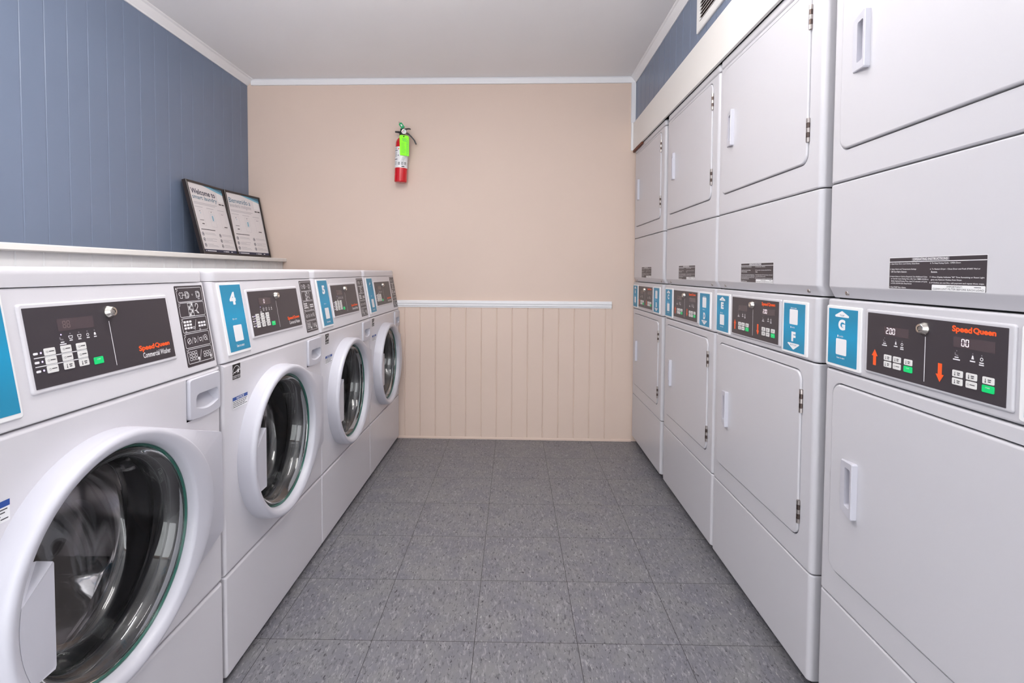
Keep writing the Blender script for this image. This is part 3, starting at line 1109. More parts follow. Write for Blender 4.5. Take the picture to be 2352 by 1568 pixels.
def w_panel_print():
    mb = MB(TS)
    q = 0.0049
    # programme icons under the display with their words
    for k, u in enumerate((0.2365, 0.2545, 0.2725, 0.2905, 0.3065)):
        mb.disc(u, 0.1335, 0.0014, q, 'lamp_violet' if k == 0 else 'ink_grey', 8)
        if k == 0:
            mb.path([(u - 0.003, 0.1295), (u - 0.003, 0.1255), (u + 0.003, 0.1245)], 0.0022, q, 'ink_grey')
            mb.rect(u - 0.003, u + 0.004, 0.1195, 0.1213, q, 'ink_white')
            mb.rect(u - 0.0055, u + 0.0075, 0.1160, 0.1178, q, 'ink_white')
        elif k < 3:
            mb.path([(u - 0.004, 0.1295), (u - 0.0028, 0.1250), (u + 0.0028, 0.1250), (u + 0.004, 0.1295)], 0.0011, q, 'ink_white', True)
        elif k == 3:
            mb.ring(u, 0.1273, 0.0029, 0.0010, q, 'ink_white', 12)
        else:
            mb.flat([(u - 0.0024, 0.1250), (u + 0.0024, 0.1250), (u + 0.0018, 0.1290), (u, 0.1303), (u - 0.0018, 0.1290)], q, 'ink_white')
        if k:
            mb.rect(u - 0.0032, u + 0.0032, 0.1210, 0.1228, q, 'ink_white')
    for r, w in enumerate((0.1085, 0.0940, 0.0795)):
        mb.flat(rrect(0.1800, 0.1885, w - 0.0022, w + 0.0016, 0.0015, 3), q, 'ink_white')
        mb.disc(0.1938, w, 0.0017, q, 'lamp_violet', 8)
    for w in (0.1012, 0.0868):
        mb.rect(0.1800, 0.2830, w - 0.0007, w + 0.0007, q, 'ink_white')
    return mb


def w_divider():
    mb = MB(TS)
    mb.rect(0.3432, 0.3446, 0.061, 0.147, 0.0049, 'ink_white')
    return mb


def w_kind_wording():
    mb = MB(TS)
    mb.text('Commercial Washer', 0.416, 0.500, 0.0620, 0.0735, 0.0049, 'ink_white', 0.012)
    return mb


def w_energy():
    mb = MB(TW)
    mb.rect(0.044, 0.0865, 0.8005, 0.8445, 0.0004, 'label_white')
    mb.rect(0.0455, 0.085, 0.802, 0.843, 0.0006, 'ink_black')
    q = 0.0008
    mb.ring(0.0650, 0.819, 0.0195, 0.0016, q, 'ink_white', 22, 12, 168)
    mb.path([(0.048, 0.8165), (0.053, 0.8215), (0.058, 0.8195), (0.063, 0.8230), (0.068, 0.8215)], 0.0020, q, 'ink_white')
    st = []
    for k in range(10):
        a = math.radians(90 + 36 * k)
        r = 0.0085 if k % 2 == 0 else 0.0036
        st.append((0.0735 + r * math.cos(a), 0.8235 + r * math.sin(a)))
    for k in range(0, 10, 2):
        mb.flat([st[k - 1], st[k], st[k + 1], (0.0735, 0.8235)], q, 'ink_white')
    mb.rect(0.046, 0.0845, 0.8105, 0.8117, q, 'ink_white')
    mb.text('ENERGY STAR', 0.048, 0.083, 0.8045, 0.8088, q, 'ink_white')
    return mb


def w_notice():
    mb = MB(TW)
    mb.rect(0.045, 0.122, 0.7215, 0.7540, 0.0004, 'label_white')
    mb.rect(0.045, 0.122, 0.7440, 0.7535, 0.0006, 'ink_blue')
    mb.text('NOTICE', 0.064, 0.102, 0.7455, 0.7520, 0.0008, 'ink_white', 0.02)
    rnd = random.Random(4)
    for k in range(4):
        u = 0.047
        y = 0.7405 - k * 0.0047
        while u < 0.108:
            w = rnd.uniform(0.006, 0.014)
            mb.rect(u, min(u + w, 0.119), y - 0.0009, y + 0.0009, 0.0007, 'ink_dark')
            u += w + 0.0018
    return mb


def washer(near, number, label, readout):
    t = thing('washing_machine', label, 'washing machine', (WX - WD / 2, near + WW / 2, 0), 'front loading washers in a row')
    cached('wc', 'cabinet', w_cabinet, t)
    cached('wf', 'front_panel', w_front, t)
    cached('wl', 'lower_panel', w_lower, t)
    cached('wt', 'lid', w_lid, t)
    cached('wsm', 'toe_plate', w_toe, t, label='recessed toe plate coloured dark for the shade under the washer')
    con = cached('wcon', 'control_console', w_console, t)
    # number card
    cd = MB(TS); cd.rplate(0.031, 0.1485, 0.0155, 0.2115, -0.0005, 0.0035, 0.004, 'label_white', 0.0015)
    card = obj('number_card', cd, con, label='white edged card')
    for nm, piece, lb in scan_label(TS, 0.0415, 0.1440, 0.0235, 0.2060, 0.0036, number, 'washer'):
        obj(nm, piece, con, label=lb)

    def frame():
        mb = MB(TS)
        mb.rplate(0.1685, 0.5215, 0.0435, 0.1905, -0.0005, 0.0040, 0.005, 'washer_enamel', 0.003)
        return mb
    cached('wfr', 'panel_frame', frame, con)

    def panel():
        mb = MB(TS)
        mb.rplate(0.1755, 0.5135, 0.0510, 0.1830, 0.0030, 0.0047, 0.001, 'panel_black')
        return mb
    pan = cached('wpn', 'control_panel', panel, t, label='charcoal control panel')

    def disp():
        mb = MB(TS)
        mb.rplate(0.2330, 0.3080, 0.1395, 0.1605, 0.0045, 0.0050, 0.001, 'display')
        seven(mb, readout, 0.2430 if len(readout) > 1 else 0.262, 0.1440, 0.0125, 0.0052, 'led_dim' if len(readout) > 1 else 'led')
        return mb
    cached('wds' + readout, 'display', disp, pan)
    cached('wpp', 'status_icons', w_panel_print, pan, label='small white icons, lines and lit dots')
    cached('wdv', 'divider_line', w_divider, pan, label='thin white line')
    cached('wkw', 'kind_wording', w_kind_wording, pan, label='white wording')

    def logo():
        mb = MB(TS)
        speed_logo(mb, 0.408, 0.500, 0.0775, 0.0885, 0.0050)
        return mb
    cached('wlg', 'brand_lettering', logo, pan, label='orange maker lettering')
    for r, w in enumerate((0.1085, 0.0940, 0.0795)):
        for c, u in enumerate((0.2095, 0.2410, 0.2720)):
            kind = 'temp' if r == 2 and c > 0 else 'word'
            TK = lambda a, b, p, : (p * 0.215 / SL - b * 0.036 / SL, a, p * 0.036 / SL + b * 0.215 / SL)
            cached('wk' + kind, 'key', lambda: key_mesh(TK, 0.0205, 0.0122, 'key', kind), pan, TS(u, w, 0.0047))
    TK = lambda a, b, p, : (p * 0.215 / SL - b * 0.036 / SL, a, p * 0.036 / SL + b * 0.215 / SL)
    cached('wks', 'start_key', lambda: key_mesh(TK, 0.0210, 0.0130, 'start', 'start'), pan, TS(0.3040, 0.0775, 0.0047), label='green start key')

    def lk():
        mb = MB(TS)
        lock(mb, 0.349, 0.164, 0.0047)
        return mb
    cached('wlk', 'key_lock', lk, pan, label='chrome barrel lock')

    def pic():
        mb = MB(TS)
        mb.rplate(0.554, 0.661, 0.0165, 0.2090, -0.0005, 0.0010, 0.003, 'panel_black')
        return mb
    lab = cached('wpl', 'instruction_sticker', pic, t, label='black pictogram sticker')
    cached('wpi', 'pictograms', w_pictograms, lab, label='white pictograms in five boxes')
    cached('wdr', 'detergent_drawer', w_drawer, t)
    cached('wen', 'energy_sticker', w_energy, t, label='black energy sticker')
    cached('wno', 'notice_sticker', w_notice, t, label='blue and white notice sticker')
    # door
    d = cached('wdo', 'door', w_door_ring, t, label='round white door ring with hinge flare')
    cached('wdg', 'door_grip', w_door_grip, d)
    cached('wgl', 'door_glass', w_glass, d, label='clear glass bowl')
    cached('wgr', 'glass_rim', lambda: w_lathe([(0.2036, 0.0235), (0.2005, 0.0240), (0.1985, 0.0205), (0.2005, 0.0185), (0.2036, 0.0185)], 'rim_green'), d, label='green tinted glass edge')
    dr = cached('wdm', 'drum', w_drum, t, label='stainless steel drum')
    for k in range(3):
        cached('wli%d' % k, 'drum_lifter', lambda: w_lifter(math.radians(78 + 120 * k)), dr)
    cached('wgk', 'door_gasket', lambda: w_lathe([(0.214, 0.002), (0.206, -0.004), (0.200, -0.014), (0.196, -0.03), (0.199, -0.05), (0.212, -0.058), (0.216, -0.07), (0.206, -0.085), (0.205, -0.105), (0.214, -0.125), (0.228, -0.14)], 'rubber'), t, label='dark rubber door gasket')
    return t


WN = [0.632, 1.324, 2.004, 2.684]
washer(WN[0], '3', 'nearest white washer, only partly in frame, charcoal panel with blank dark display', '88')
washer(WN[1], '4', 'white front loading washer with teal card numbered 4', '0')
washer(WN[2], '5', 'white front loading washer with teal card numbered 5', '888')
washer(WN[3], '6', 'white front loading washer numbered 6, standing against the tan end wall', '88')


# ------------------------------------------------------------------ stacked dryers
DD, DWD = 0.72, 0.655
TD = lambda u, v, p: (-p - DD / 2, DWD / 2 - u, v)
RC = 0.014                                                    # corner radius of the cabinets
UH0, UH1 = 0.080, 0.137                                       # handle, from the far edge


def d_shell(mb, v0, v1, ins0=0.0, ins1=0.0, e=0.004, top=True, bottom=True):
    """corner-rounded cabinet band without its flat front when hole is wanted"""
    def ring(v, i):
        return [(u, v, p) for u, p in plan(0.0 + i, DWD - i, -DD, 0.0 - i, RC - i * 0.5, 7)]
    rings = [ring(v0, ins0 + e * 0.8), ring(v0 + e * 0.3, ins0 + e * 0.25), ring(v0 + e, ins0), ring(v1 - e, ins1), ring(v1 - e * 0.3, ins1 + e * 0.25), ring(v1, ins1 + e * 0.8)]
    mb.loft(rings, 'enamel', True, True, True)


def d_front_with_door(mb, v0, v1, dv0, dv1):
    """front band with a rounded opening for the door"""
    e = 0.004
    arc = [(DWD - RC + RC * math.cos(math.radians(a)), -RC + RC * math.sin(math.radians(a))) for a in (0, 13, 26, 39, 52, 65, 78, 90)]
    right = [(DWD, -DD)] + arc
    left = [(DWD - u, p) for u, p in right]
    for side in (right, left):
        rows = []
        for v, k in ((v0, 0.8), (v0 + e * 0.3, 0.25), (v0 + e, 0.0), (v1 - e, 0.0), (v1 - e * 0.3, 0.25), (v1, 0.8)):
            r = []
            for u, p in side:
                cu = DWD - RC if u > DWD / 2 else RC
                du, dp = u - cu, p + RC
                l = math.hypot(du, dp) or 1
                if p < -RC:
                    r.append((u - math.copysign(e * k, du), v, p))
                else:
                    r.append((u - du / l * e * k, v, p - dp / l * e * k))
            rows.append(r)
        mb.loft(rows, 'enamel', True, False, False, closed=False)
    g = 0.0035
    outer = [(RC, v0 + e), (DWD - RC, v0 + e), (DWD - RC, v1 - e), (RC, v1 - e)]
    hole = rrect(0.0345, 0.5965, dv0 - g, dv1 + g, 0.030, 8)
    # opening wider than the flat part on the far side: clip to it
    hole = [(max(u, RC + 0.001), v) for u, v in hole]
    c = (DWD / 2, (dv0 + dv1) / 2)
    O, I = mb.holed(outer, hole, c, 0.0, 'enamel')
    K = lambda d: [(u + (c[0] - u) * d, v + (c[1] - v) * d) for u, v in I]
    mb.loft([[(u, v, 0.0) for u, v in I], [(u, v, -0.0016) for u, v in K(0.004)], [(u, v, -0.014) for u, v in K(0.005)]], 'enamel', True, False, False)
    for v, s in ((v0, 1), (v1, -1)):
        mb.loft([[(RC, v + s * e, 0.0), (DWD - RC, v + s * e, 0.0)], [(RC, v + s * e * 0.3, -e * 0.25), (DWD - RC, v + s * e * 0.3, -e * 0.25)], [(RC, v, -e * 0.8), (DWD - RC, v, -e * 0.8)], [(RC, v, -0.03), (DWD - RC, v, -0.03)]], 'enamel', True, False, False, closed=False)


def d_door(dv0, dv1, hv0, hv1):
    mb = MB(TD)
    outer = rrect(0.0385, 0.593, dv0, dv1, 0.028, 8)
    hole = rrect(UH0 + 0.016, UH1 - 0.008, hv0 + 0.016, hv1 - 0.016, 0.004, 3)
    c = ((UH0 + UH1) / 2 + 0.004, (hv0 + hv1) / 2)
    cc = (0.31575, (dv0 + dv1) / 2)
    b = 0.004
    hu, hv = 0.27725, (dv1 - dv0) / 2
    ins = lambda d: [(cc[0] + (u - cc[0]) * (hu - d) / hu, cc[1] + (v - cc[1]) * (hv - d) / hv) for u, v in outer]
    mb.holed(ins(b), hole, c, 0.004, 'enamel')
    rings = [[(u, v, -0.013) for u, v in outer]]
    for k in range(5):
        a = math.pi / 2 * k / 4
        rings.append([(u, v, 0.004 - b + b * math.sin(a)) for u, v in ins(b * (1 - math.cos(a)))])
    mb.loft(rings, 'enamel', True, True, False)
    return mb


def d_handle(hv0, hv1):
    mb = MB(TD)
    u0, u1 = UH0, UH1
    c = ((u0 + u1) / 2 + 0.004, (hv0 + hv1) / 2)
    # raised wedge: low on the latch side, proud towards the pull, ends cut on the slant
    outer = [(u0, hv0 + 0.010), (u0 + 0.004, hv0 + 0.005), (u1 - 0.003, hv0), (u1, hv0 + 0.003), (u1, hv1 - 0.003), (u1 - 0.003, hv1), (u0 + 0.004, hv1 - 0.005), (u0, hv1 - 0.010)]
    hole = rrect(u0 + 0.020, u1 - 0.011, hv0 + 0.021, hv1 - 0.018, 0.004, 3)
    P = lambda u: 0.006 + 0.011 * (u - u0) / (u1 - u0)
    angs = sorted(set(round(math.atan2(v - c[1], u - c[0]), 6) for u, v in outer + hole) | set(round(-math.pi + 2 * math.pi * k / 36, 6) for k in range(36)))
    k2 = lambda pts, s: [(c[0] + (u - c[0]) * s, c[1] + (v - c[1]) * (1 - (1 - s) * 0.45)) for u, v in pts]
    O = [ray_poly(c, a, outer) for a in angs]
    O2 = k2(O, 0.93)
    I = [ray_poly(c, a, hole) for a in angs]
    J = [(c[0] + (u - c[0]) * 0.9, c[1] + (v - c[1]) * 0.96) for u, v in I]
    mb.loft([[(u, v, 0.003) for u, v in O], [(u, v, P(u) - 0.0015) for u, v in O], [(u, v, P(u)) for u, v in O2], [(u, v, P(u) - 0.001) for u, v in I], [(u, v, -0.012) for u, v in J]], 'plastic', False, False, True)
    return mb


def d_hinge():
    mb = MB(lambda u, v, p: (-p, -u, v))
    for k in range(5):
        z0 = -0.031 + k * 0.0124
        n = 10
        r = 0.0048
        rings = [[(r * math.cos(2 * math.pi * j / n), z0 + dz, r * math.sin(2 * math.pi * j / n)) for j in range(n)] for dz in (0.0004, 0.0120)]
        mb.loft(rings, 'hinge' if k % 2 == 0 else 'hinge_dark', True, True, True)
    mb.box(-0.006, 0.002, -0.031, 0.031, -0.005, 0.0012, 'hinge')
    return mb


def d_screw():
    mb = MB(lambda u, v, p: (-p, -u, v))
    n = 14
    for k, (r, p) in enumerate(((0.0062, 0.0), (0.0062, 0.002))):
        pass
    rings = [[(r * math.cos(2 * math.pi * j / n), r * math.sin(2 * math.pi * j / n), p) for j in range(n)] for r, p in ((0.0055, -0.006), (0.0055, 0.0006), (0.0042, 0.0020), (0.0018, 0.0022), (0.0016, 0.0010))]
    mb.loft(rings, 'hinge', True, False, True)
    return mb


def d_instructions():
    mb = MB(TD)
    u0, u1, v0, v1 = 0.209, 0.428, 1.0668, 1.1295
    q = 0.0006
    mb.rect(u0, u1, v0, v1, 0.0003, 'label_white')
    mb.rect(u0 + 0.001, u1 - 0.001, v0 + 0.001, v1 - 0.001, 0.0005, 'panel_black')
    q = 0.0008
    W = u1 - u0
    mb.rect(u0 + 0.001, u1 - 0.001, v1 - 0.0095, v1 - 0.0082, q, 'ink_white')
    mb.rect(u0 + 0.060, u0 + 0.145, v1 - 0.0072, v1 - 0.0018, q, 'ink_grey')
    mb.text('OPERATING INSTRUCTIONS', u0 + 0.063, u0 + 0.142, v1 - 0.0068, v1 - 0.0022, q + 0.0002, 'ink_white', 0.01)
    L = [(0, '1. Open Dryer Door, Load Clothes, Close Door.', 0.0145, 0.076), (0, '2. Select Fabric and Temperature Settings', 0.0250, 0.068), (0, '    OR Turn Fabric Selector.', 0.0298, 0.042),
         (0, '3. Insert Coins or Card as Required. Use Additional Coins', 0.0395, 0.095), (0, '    or Card for more Drying Time. OR, Turn TIMER KNOB to', 0.0440, 0.095), (0, '    obtain desired Drying Time. Last 3-5 minutes of Cycle', 0.0485, 0.092), (0, '    is COOL DOWN (No Heat) Period.', 0.0530, 0.055),
         (0, '4. Push START Pad or Button.', 0.0605, 0.044),
         (1, '5. To Stop Drying Cycle - OPEN Door.', 0.0145, 0.066), (1, '6. To Restart Dryer - Close Door and Push START Pad or', 0.0252, 0.103), (1, '    Button.', 0.0300, 0.014),
         (1, '7. When Display Indicates "00" Time Remaining or Reset Light', 0.0397, 0.111), (1, '    goes out, Remove Clothes from Dryer.', 0.0445, 0.066), (1, '8. If Clothes are not Dry, add payment and repeat these steps.', 0.0500, 0.111)]
    for c, s, d, w in L:
        x = u0 + 0.003 + c * 0.1005 + (0.003 if s.startswith('  ') else 0)
        mb.text(s.strip(), x, x + w, v1 - d, v1 - d + 0.0032, q, 'ink_white', 0.012)
    mb.flat(rrect(u0 + 0.109, u1 - 0.002, v0 + 0.0008, v0 + 0.0112, 0.0015, 3), q, 'label_white')
    mb.text('IMPORTANT:', u0 + 0.142, u0 + 0.174, v0 + 0.0066, v0 + 0.0096, q + 0.0002, 'ink_dark')
    mb.rect(u1 - 0.023, u1 - 0.010, v0 + 0.0078, v0 + 0.0088, q + 0.0002, 'ink_dark')
    mb.text('CLEAN LINT FILTER BEFORE EACH LOAD', u0 + 0.1115, u1 - 0.0045, v0 + 0.0024, v0 + 0.0054, q + 0.0002, 'ink_dark')
    return mb


UV = (1.384, 1.829)          # upper door
LV = (0.396, 0.839)          # lower door
UHV = (1.540, 1.666)
LHV = (0.550, 0.677)


def d_print(mb, du):
    """icons and words of one half of the panel"""
    q = 0.0049
    for k, u in enumerate((0.2085, 0.2395, 0.2560)):
        u += du
        dv = -0.0012 * 0
        mb.disc(u, 0.9665 - 0.0005 * k, 0.0012, q, 'ink_grey', 8)
        if k == 0:
            mb.path([(u - 0.003, 0.9635), (u - 0.003, 0.9595), (u + 0.003, 0.9585)], 0.0020, q, 'ink_grey')
            mb.rect(u - 0.004, u + 0.004, 0.9545, 0.9562, q, 'ink_white')
            mb.rect(u - 0.007, u + 0.007, 0.9505, 0.9525, q, 'ink_white')
        elif k == 1:
            mb.flat([(u - 0.0025, 0.9570), (u + 0.0025, 0.9570), (u + 0.001, 0.9632), (u - 0.001, 0.9632)], q, 'ink_white')
            mb.rect(u - 0.005, u + 0.005, 0.9525, 0.9545, q, 'ink_white')
        else:
            mb.ring(u, 0.9595, 0.0030, 0.0012, q, 'ink_white', 12)
            mb.rect(u - 0.004, u + 0.004, 0.9525, 0.9545, q, 'ink_white')
            mb.rect(u - 0.0045, u + 0.0045, 0.9492, 0.9510, q, 'ink_white')


def dryer(far, top_sign, bottom_sign, label, reads):
    t = thing('stacked_dryer', label, 'dryer', (XR + DD / 2, far - DWD / 2, 0), 'stacked dryers along the right wall')

    def core():
        mb = MB(TD)
        mb.box(0.012, DWD - 0.012, 0.05, 1.872, -DD + 0.01, -0.024, 'gap_shade')  # dark box added behind the panels as shade in their joints
        return mb
    cached('dco', 'joint_shade_core', core, t, label='dark core standing for the shade in the joints')

    def toe():
        mb = MB(TD)
        mb.box(0.015, DWD - 0.015, 0.0, 0.05, -DD + 0.02, -0.045, 'toe')
        return mb
    cached('dto', 'toe_plate', toe, t)

    def band():
        mb = MB(TD)
        d_shell(mb, 1.8475, 1.8770, e=0.007)
        return mb
    cached('dba', 'top_band', band, t)

    def uf():
        mb = MB(TD)
        d_front_with_door(mb, 1.3115, 1.8445, *UV)
        return mb
    cached('duf', 'upper_front', uf, t)

    def mid():
        mb = MB(TD)
        ring = lambda v, i: [(u, v, p) for u, p in plan(0.0, DWD, -DD, -i, RC, 7)]
        mb.loft([ring(1.040, 0.0165), ring(1.0405, 0.0140), ring(1.064, 0.0012), ring(1.0675, 0.0), ring(1.3045, 0.0), ring(1.3073, 0.001), ring(1.3085, 0.0032)], 'enamel', True, True, True)
        return mb
    cached('dmi', 'middle_panel', mid, t)

    def ctl():
        mb = MB(TD)
        d_shell(mb, 0.8715, 1.0365, e=0.005)
        return mb
    con = cached('dct', 'control_console', ctl, t)

    def lf():
        mb = MB(TD)
        d_front_with_door(mb, 0.3265, 0.8685, *LV)
        return mb
    cached('dlf', 'lower_front', lf, t)

    def base():
        mb = MB(TD)
        d_shell(mb, 0.046, 0.3235)
        return mb
    cached('dbs', 'base_panel', base, t)

    for nm, dv, hv in (('u', UV, UHV), ('l', LV, LHV)):
        d = cached('dd' + nm, 'door', lambda: d_door(dv[0], dv[1], *hv), t, label='upper door' if nm == 'u' else 'lower door')
        cached('dh' + nm, 'door_handle', lambda: d_handle(*hv), d)
        for z in ((1.755, 1.4675) if nm == 'u' else (0.7605, 0.4645)):
            cached('dhi', 'hinge', d_hinge, d, TD(0.5955, z, 0.003), label='steel hinge')
    for u in (0.066, 0.600):
        cached('dsc', 'screw', d_screw, t, TD(u, 1.052, -0.0070), label='steel screw')
    cached('din', 'instruction_sticker', d_instructions, t, label='black sticker of operating instructions')

    for (a, b), key, sign, lay, w in (((0.009, 0.134), 'dc1', top_sign, 'top', 'upper'), ((0.491, 0.617), 'dc2', bottom_sign, 'bottom', 'lower')):
        def card():
            mb = MB(TD)
            mb.rplate(a, b, 0.878, 1.0215, -0.004 if a > 0.1 else -0.03, 0.0035, 0.004, 'label_white', 0.0015)
            return mb
        cached(key, 'letter_card', card, con, label='white edged card')
        for nm, piece, lb in scan_label(TD, a + 0.009, b - 0.0115, 0.8850, 1.0150, 0.0036, sign, lay):
            obj(nm, piece, con, label=lb)

    def frame():
        mb = MB(TD)
        mb.rplate(0.1475, 0.4825, 0.8860, 1.0215, -0.001, 0.0040, 0.005, 'enamel', 0.003)
        return mb
    cached('dfr', 'panel_frame', frame, con)

    def panel():
        mb = MB(TD)
        mb.rplate(0.1565, 0.4720, 0.8915, 1.0150, 0.0030, 0.0047, 0.001, 'panel_black')
        return mb
    pan = cached('dpn', 'control_panel', panel, t, label='charcoal control panel')

    for k, du in enumerate((0.0, 0.1725)):
        def pr():
            mb = MB(TD)
            d_print(mb, du)
            return mb
        cached('dpp%d' % k, 'status_icons', pr, pan, label='small white icons and words')
    for k, (u, sgn) in enumerate(((0.181, 1), (0.3475, -1))):
        def arrow():
            mb = MB(TD)
            c = 0.9225
            mb.flat([(u - 0.0045, c - sgn * 0.0165), (u + 0.0045, c - sgn * 0.0165), (u + 0.0045, c + sgn * 0.003), (u + 0.009, c + sgn * 0.003), (u, c + sgn * 0.017), (u - 0.009, c + sgn * 0.003), (u - 0.0045, c + sgn * 0.003)], 0.0050, 'orange')
            return mb
        cached('dar%d' % k, 'direction_arrow', arrow, pan, label='orange arrow pointing ' + ('up' if sgn > 0 else 'down'))

    def divider():
        mb = MB(TD)
        mb.rect(0.3120, 0.3136, 0.899, 0.982, 0.0050, 'ink_white')
        return mb
    cached('ddv', 'divider_line', divider, pan, label='thin white line')

    def logo():
        mb = MB(TD)
        speed_logo(mb, 0.3705, 0.4520, 0.9985, 1.0090, 0.0050)
        return mb
    cached('dlg', 'brand_lettering', logo, pan, label='orange maker lettering')
    for k, (x, rd) in enumerate(zip((0.206, 0.3735), reads)):
        def disp():
            mb = MB(TD)
            mb.rplate(x, x + 0.066 + 0.012 * k, 0.9725, 0.9905, 0.0045, 0.0049, 0.001, 'display')
            s, lit = rd
            seven(mb, s, x + 0.006 + (0.010 if k and len(s) < 3 else 0), 0.9755, 0.0125, 0.0051, 'led' if lit else 'led_dim')
            return mb
        cached('ddp%d%s%d' % (k, rd[0], rd[1]), 'display', disp, pan)
    TK = lambda a, b, p: (-p, -a, b)
    for du in (0.0, 0.1655):
        for r, z in enumerate((0.9275, 0.9140)):
            for c, u in enumerate((0.2190, 0.2445, 0.2735)):
                P = TD(u + du + 0.0015 * c * (du > 0), z, 0.0047)
                if r == 1 and c == 2:
                    cached('dks', 'start_key', lambda: key_mesh(TK, 0.0215, 0.0118, 'start', 'start'), pan, P, label='green start key')
                else:
                    kind = 'word' if (r == 1 and c == 1) else 'temp'
                    cached('dk' + kind, 'key', lambda: key_mesh(TK, 0.0205, 0.0115, 'key', kind), pan, P)

    def lk():
        mb = MB(TD)
        lock(mb, 0.309, 0.9965, 0.0047)
        return mb
    cached('dlk', 'key_lock', lk, pan, label='chrome barrel lock')
    return t


DY = [3.327, 2.625, 1.963, 1.273]
dryer(DY[0], 'A', 'B', 'farthest white stacked dryer, lettered A and B, beside the tan end wall', (('8', 0), ('8', 0)))
dryer(DY[1], 'C', 'D', 'white stacked dryer with teal cards lettered C and D', (('2.00', 0), ('2.00', 0)))
dryer(DY[2], 'E', 'F', 'white stacked dryer with teal cards lettered E and F', (('0', 0), ('2.00', 1)))
dryer(DY[3], 'G', 'H', 'nearest white stacked dryer with a teal card lettered G', (('2.00', 1), ('00', 1)))


# ------------------------------------------------------------------ fire extinguisher
def ext_local(x, z):     # crop pixels of the extinguisher, origin under its bottom
    return ((x - 500) * 0.000338, (1355 - z) * 0.000338)


EX, EZ = -0.7345, 1.661
EY = yb(EX) - 0.052
ext = thing('fire_extinguisher', 'small red fire extinguisher hung on the tan end wall', 'fire extinguisher', (EX, EY, EZ))
tilt = math.radians(2.4)
AX = (math.sin(tilt), 0, math.cos(tilt))
mb = MB()
mb.lathe([(0.0005, 0.004), (0.030, 0.001), (0.0375, 0.003), (0.0395, 0.010), (0.0395, 0.246), (0.0385, 0.256), (0.034, 0.268), (0.026, 0.278), (0.017, 0.285), (0.0145, 0.290), (0.0145, 0.300)], (0, 0, 0), AX, 'fire_red', 40)
obj('cylinder', mb, ext, label='red steel cylinder')
mb = MB()
mb.lathe([(0.0399, 0.090), (0.0401, 0.0905), (0.0401, 0.2205), (0.0399, 0.221)], (0, 0, 0), AX, 'label_white', 40)


def on_label(mb, a0, a1, z0, z1, mt, r=0.0404):
    """patch on the round label, angles from straight ahead"""
    n = 5
    vs = []
    for z in (z0, z1):
        for k in range(n + 1):
            a = math.radians(a0 + (a1 - a0) * k / n)
            vs.append((r * math.sin(a) + AX[0] * z, -r * math.cos(a), z))
    mb.add(vs, [(k, k + 1, n + 2 + k, n + 1 + k) for k in range(n)], mt)


for z in (0.1955, 0.1410):
    on_label(mb, -85, -25, z, z + 0.004, 'ink_dark')
for z in (0.214, 0.209, 0.204, 0.184, 0.178, 0.172, 0.166, 0.160, 0.128, 0.122, 0.116, 0.110):
    on_label(mb, -78, -32, z, z + 0.0018, 'ink_grey')
on_label(mb, -22, -12, 0.203, 0.211, 'orange')
on_label(mb, -22, -14, 0.163, 0.170, 'ink_navy')
for a0, z0 in ((-18, 0.108), (12, 0.108), (40, 0.108)):
    on_label(mb, a0, a0 + 18, z0, z0 + 0.016, 'ink_dark')
    on_label(mb, a0 + 3, a0 + 15, z0 + 0.003, z0 + 0.013, 'label_white', 0.0406)
    on_label(mb, a0 + 6, a0 + 11, z0 + 0.005, z0 + 0.011, 'ink_dark', 0.0408)
on_label(mb, 15, 42, 0.094, 0.100, 'ink_dark')
for k in range(4):
    on_label(mb, 6 + 4 * k, 34 + 4 * k, 0.128 + k * 0.007, 0.130 + k * 0.007, 'ink_grey')
obj('wrap_label', mb, ext, label='white printed label')
mb = MB()
zc = lambda z: (AX[0] * z, 0, AX[2] * z)
mb.lathe([(0.018, 0.292), (0.019, 0.296), (0.019, 0.318), (0.015, 0.326), (0.014, 0.340), (0.0005, 0.342)], (0, 0, 0), AX, 'black_plastic', 20, cap0=True)
hx = lambda x, z, y=0.0: (ext_local(x, z)[0], y, ext_local(x, z)[1])
mb.tube([hx(520, 415), hx(455, 408), hx(402, 402)], [0.007, 0.0065, 0.0055], 'black_plastic', 10)
obj('valve_head', mb, ext)


def strap(mb, pts, w, th, mt):
    """flat bar following points in the xz plane"""
    P = [Vector(p) for p in pts]
    rings = []
    for i, p in enumerate(P):
        d = (P[min(i + 1, len(P) - 1)] - P[max(i - 1, 0)]).normalized()
        nrm = Vector((-d.z, 0, d.x))
        rings.append([tuple(p + nrm * a + Vector((0, b, 0))) for a, b in ((-th / 2, -w / 2), (th / 2, -w / 2), (th / 2, w / 2), (-th / 2, w / 2))])
    mb.loft(rings, mt, False, True, True)


mb = MB()
strap(mb, [hx(600, 420), hx(660, 450), hx(715, 505), hx(765, 565), hx(795, 630)], 0.022, 0.008, 'black_plastic')
obj('carry_handle', mb, ext)
mb = MB()
strap(mb, [hx(515, 375), hx(560, 360), hx(610, 352), hx(655, 345), hx(690, 352)], 0.018, 0.005, 'black_plastic')
obj('squeeze_lever', mb, ext)
mb = MB()
gx, gz = ext_local(585, 418)
mb.lathe([(0.0165, 0.0), (0.0170, 0.010), (0.0160, 0.013), (0.0145, 0.0125), (0.0145, 0.0105), (0.0004, 0.0105)], (gx, -0.014, gz), (0, -1, 0), 'chrome', 24)
mb.lathe([(0.0140, 0.0109), (0.0004, 0.0110)], (gx, -0.014, gz), (0, -1, 0), 'label_white', 24)
TG = lambda u, v, p: (gx + u, -0.0255 - p, gz + v)
g2 = MB(TG)
g2.ring(0, 0, 0.0105, 0.0028, 0.0, 'start', 10, 60, 120)
g2.ring(0, 0, 0.0105, 0.0028, 0.0, 'fire_red', 10, 120, 210)
